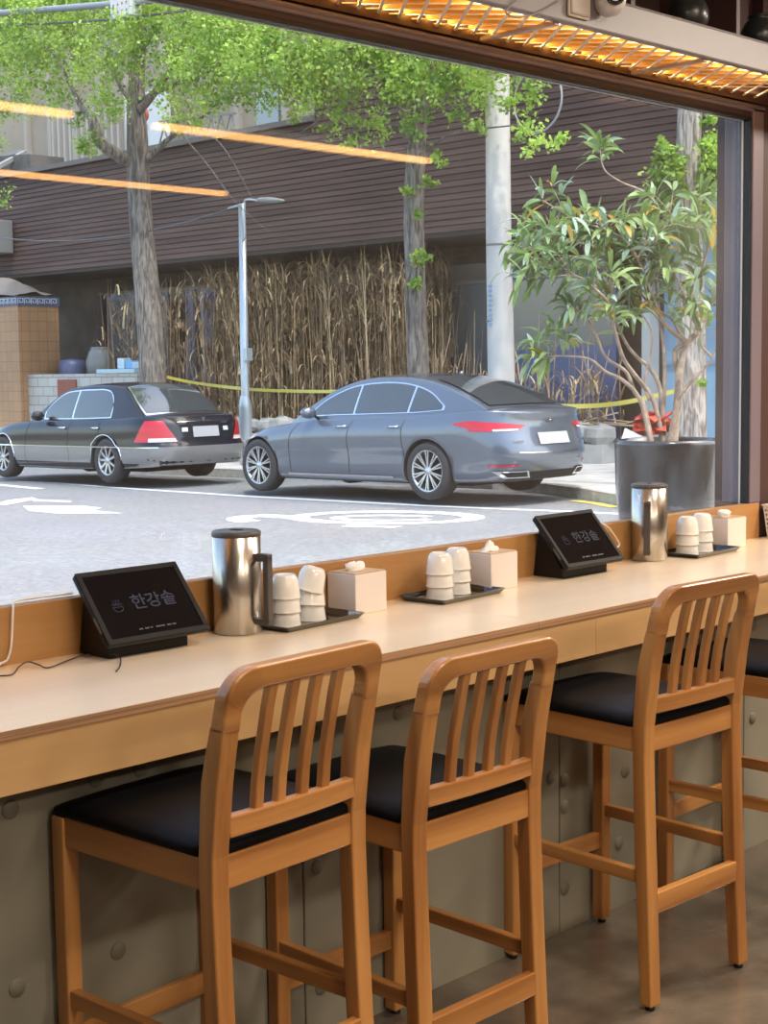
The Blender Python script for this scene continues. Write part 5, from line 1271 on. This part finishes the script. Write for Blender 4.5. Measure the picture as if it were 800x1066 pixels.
def lleaf(mb, p, d, L_, w, curl):
    d = d.normalized(); side = d.cross(Vector((0,0,1))); side = side.normalized() if side.length > .1 else Vector((1,0,0))
    roll = random.uniform(-.9,.9); nrm = side.cross(d); side = side*cos(roll)+nrm*sin(roll)
    q_ = Vector(p); rows = []; n = 6
    for i in range(n+1):
        t = i/n; ww = w*(sin(pi*min(1, t*.95+.04))**.8)*.5+.0008; nr = side.cross(d).normalized()
        rows.append([q_-side*ww+nr*ww*.25, q_, q_+side*ww+nr*ww*.25])
        q_ = q_+d*L_/n; d = (d+Vector((0,0,-curl/n))).normalized()
    mb.grid(rows)
Lg, Ly, Lx = MB(), MB(), MB()
def whorl(p, d, n, sc=1):
    for k in range(n):
        a = random.uniform(0, 6.28); o_ = d.orthogonal().normalized(); o2_ = d.cross(o_); dd = (d*random.uniform(.3,1)+o_*cos(a)+o2_*sin(a)+Vector((0,0,random.uniform(-.1,.55))))
        mb = Ly if random.random() < .06 else (Lx if random.random() < .22 else Lg)
        lleaf(mb, p+dd*.01, dd, random.uniform(.12,.22)*sc, random.uniform(.026,.042)*sc, random.uniform(.5,2.0))
leafy = {1:.55, 2:.52, 3:.80, 4:.80, 5:.62, 6:.50, 7:.50, 9:.45, 10:.25, 11:.1, 12:.5, 13:.7, 14:.15, 15:.15, 0:.92}
for i, P in enumerate(tips):
    if i not in leafy: continue
    n = len(P); k0 = int(n*leafy[i])
    for j in range(k0, n):
        if i == 7 and j < n*.86 and j > n*.62: continue
        if i == 6 and j > n*.93: continue
        d = (P[min(j+1, n-1)]-P[j-1]).normalized(); p = P[j]
        if random.random() < .62: whorl(p, d, random.randint(2, 4))
        if random.random() < .42 and i != 7:
            # a side twig with its own whorls
            tw = Vector((random.gauss(0,.6), random.gauss(0,.6), random.uniform(.1,.9))).normalized()*random.uniform(.08,.24); e = p+tw
            sm_.tube([p, p+tw*.5+Vector((0,0,.01)), e], [.004,.003,.002], 5); whorl(e, tw.normalized(), random.randint(3, 6))
    if leafy[i] < .9: whorl(P[-1], (P[-1]-P[-2]).normalized(), 7)
for (x, y, dd) in ((240,190,-.1),(215,180,-.1),(300,240,-.1),(585,500,.1),(590,560,.1),(690,470,.15),(380,590,-.1),(130,700,-.2),(110,750,-.2),(200,640,-.2),(250,300,-.1),(150,330,-.2),(500,240,.05),(560,260,.05),(600,390,.1),(110,420,-.3),(410,280,0),(350,360,0),(300,420,0),(430,470,0),(470,560,0),(740,200,.2),(700,180,.2),(750,330,.2),(600,600,.1),(605,620,.1),(680,200,.2)):
    whorl(cp_(x, y, dd), Vector((random.gauss(0,.4), random.gauss(0,.4), random.uniform(-.5,1))).normalized(), 5)
sm_.obj('twigs', mat('tan_bark', (0,0,0)), pot)
Lg.obj('leaves', M_lf, pot, recalc=False); Ly.obj('yellow_leaves', M_ly, pot, recalc=False); Lx.obj('pale_leaves', M_lg, pot, recalc=False)
# red wrapping and white paper in the pot
wr_ = MB(); random.seed(5); M_redw = mat('red_wrapping', (.62,.06,.03), .5, noise=.3, scale=10)
def crumple(cx, cy, w, h, n=7, dd=0):
    rows = []
    for i in range(n):
        rows.append([cp_(cx+(j/(n-1)-.5)*w+random.uniform(-6,6), cy-(i/(n-1))*h*(1-.6*abs(j/(n-1)-.5))+random.uniform(-6,6), dd+random.uniform(-.05,.05)) for j in range(n)])
    return rows
rp_ = MB(); rp_.grid(crumple(520, 1012, 110, 90), smooth=False); rp_.grid(crumple(565, 1005, 70, 70, 6, .08), smooth=False); rp_.tube([cp_(560,960,0), cp_(598,930,0)], .012, 6)
o = rp_.obj('red_wrapping', M_redw); o.location = (pc.x, pc.y, pbz); tag(o, 'crumpled red wrapping lying in the big pot among the stems', 'wrapping')
wp_ = MB(); wp_.add([cp_(438,985,-.12), cp_(500,1015,-.14), cp_(425,1022,-.12), cp_(436,986,-.115), cp_(500,1016,-.135), cp_(424,1023,-.115)], [(0,1,2), (3,5,4), (0,3,4,1), (1,4,5,2), (2,5,3,0)]); o = wp_.obj('paper_scrap', mat('white_paper', (.75,.76,.80), .8)); o.location = (pc.x, pc.y, pbz); tag(o, 'small white paper corner sticking out of the big pot', 'paper')
# ------------------------------------------------------------------ light
def area(name, loc, rot, sx, sy, power, col):
    l = bpy.data.lights.new(name, 'AREA'); l.shape = 'RECTANGLE'; l.size = sx; l.size_y = sy; l.energy = power; l.color = col
    o = bpy.data.objects.new(name, l); COL.objects.link(o); o.location = loc; o.rotation_euler = rot; return o
# unseen ceiling panels added to brighten the room, each with an area light
M_panel = mat('fill_panel_diffuser', (.8,.8,.8), .5, emit=(1,.84,.66), estr=1.2)
for x, y, e in ((-.6,-2.6,35),(1.2,-2.6,60),(3.0,-2.6,115),(1.2,-.8,40),(1.9,1.15,26),(3.7,1.15,26),(5.6,1.1,95),(7.0,1.1,85)):
    where = 'over the back of the room' if y < -2 else ('over the room centre' if y < 0 else ('above the aisle behind the chairs' if x < 5 else 'past the right end of the window'))
    f = thing('added_fill_panel', 'added out-of-view square fill light panel ' + where, 'fill light', (x, y, 2.955), 0, 'added fill light panels ' + where)
    MB().box(-.32,.32,-.32,.32,.012,.045).obj('panel_housing', M_camw, f); MB().box(-.30,.30,-.30,.30,.004,.012).obj('diffuser', M_panel, f)
    area('fill_light', (x, y, 2.952), (0,0,0), .6, .6, e, (1,.86,.70))
for y_, a_ in ((2.546, 150), (2.774, -150)): area('shelf_strip_light', (2.1, y_, 2.418), (R(a_),0,0), 5.2, .012, 6.5, (1,.76,.42))
# sun and sky
sun = bpy.data.lights.new('sun', 'SUN'); sun.energy = 4.0; sun.angle = R(1.5); sun.color = (1,.95,.87)
so = bpy.data.objects.new('sun', sun); COL.objects.link(so)
so.rotation_euler = Vector((-.30,-.36,.88)).to_track_quat('Z', 'Y').to_euler()
w = bpy.data.worlds.new('sky'); scene.world = w; w.use_nodes = True
nt = w.node_tree; bg = nt.nodes['Background']
sky = nt.nodes.new('ShaderNodeTexSky'); sky.sky_type = 'NISHITA'; sky.sun_disc = False; sky.sun_elevation = R(58); sky.sun_rotation = R(140); sky.air_density = 1.2; sky.dust_density = 3.0; sky.ozone_density = .8
nt.links.new(sky.outputs[0], bg.inputs['Color']); bg.inputs['Strength'].default_value = .72
vs = scene.view_settings; vs.view_transform = 'Standard'; vs.look = 'None'; vs.gamma = 1; vs.exposure = 0; vs.use_curve_mapping = False
c = scene.cycles; c.use_denoising = True; c.max_bounces = 10; c.transparent_max_bounces = 24; c.sample_clamp_indirect = 8; c.caustics_reflective = False; c.caustics_refractive = False
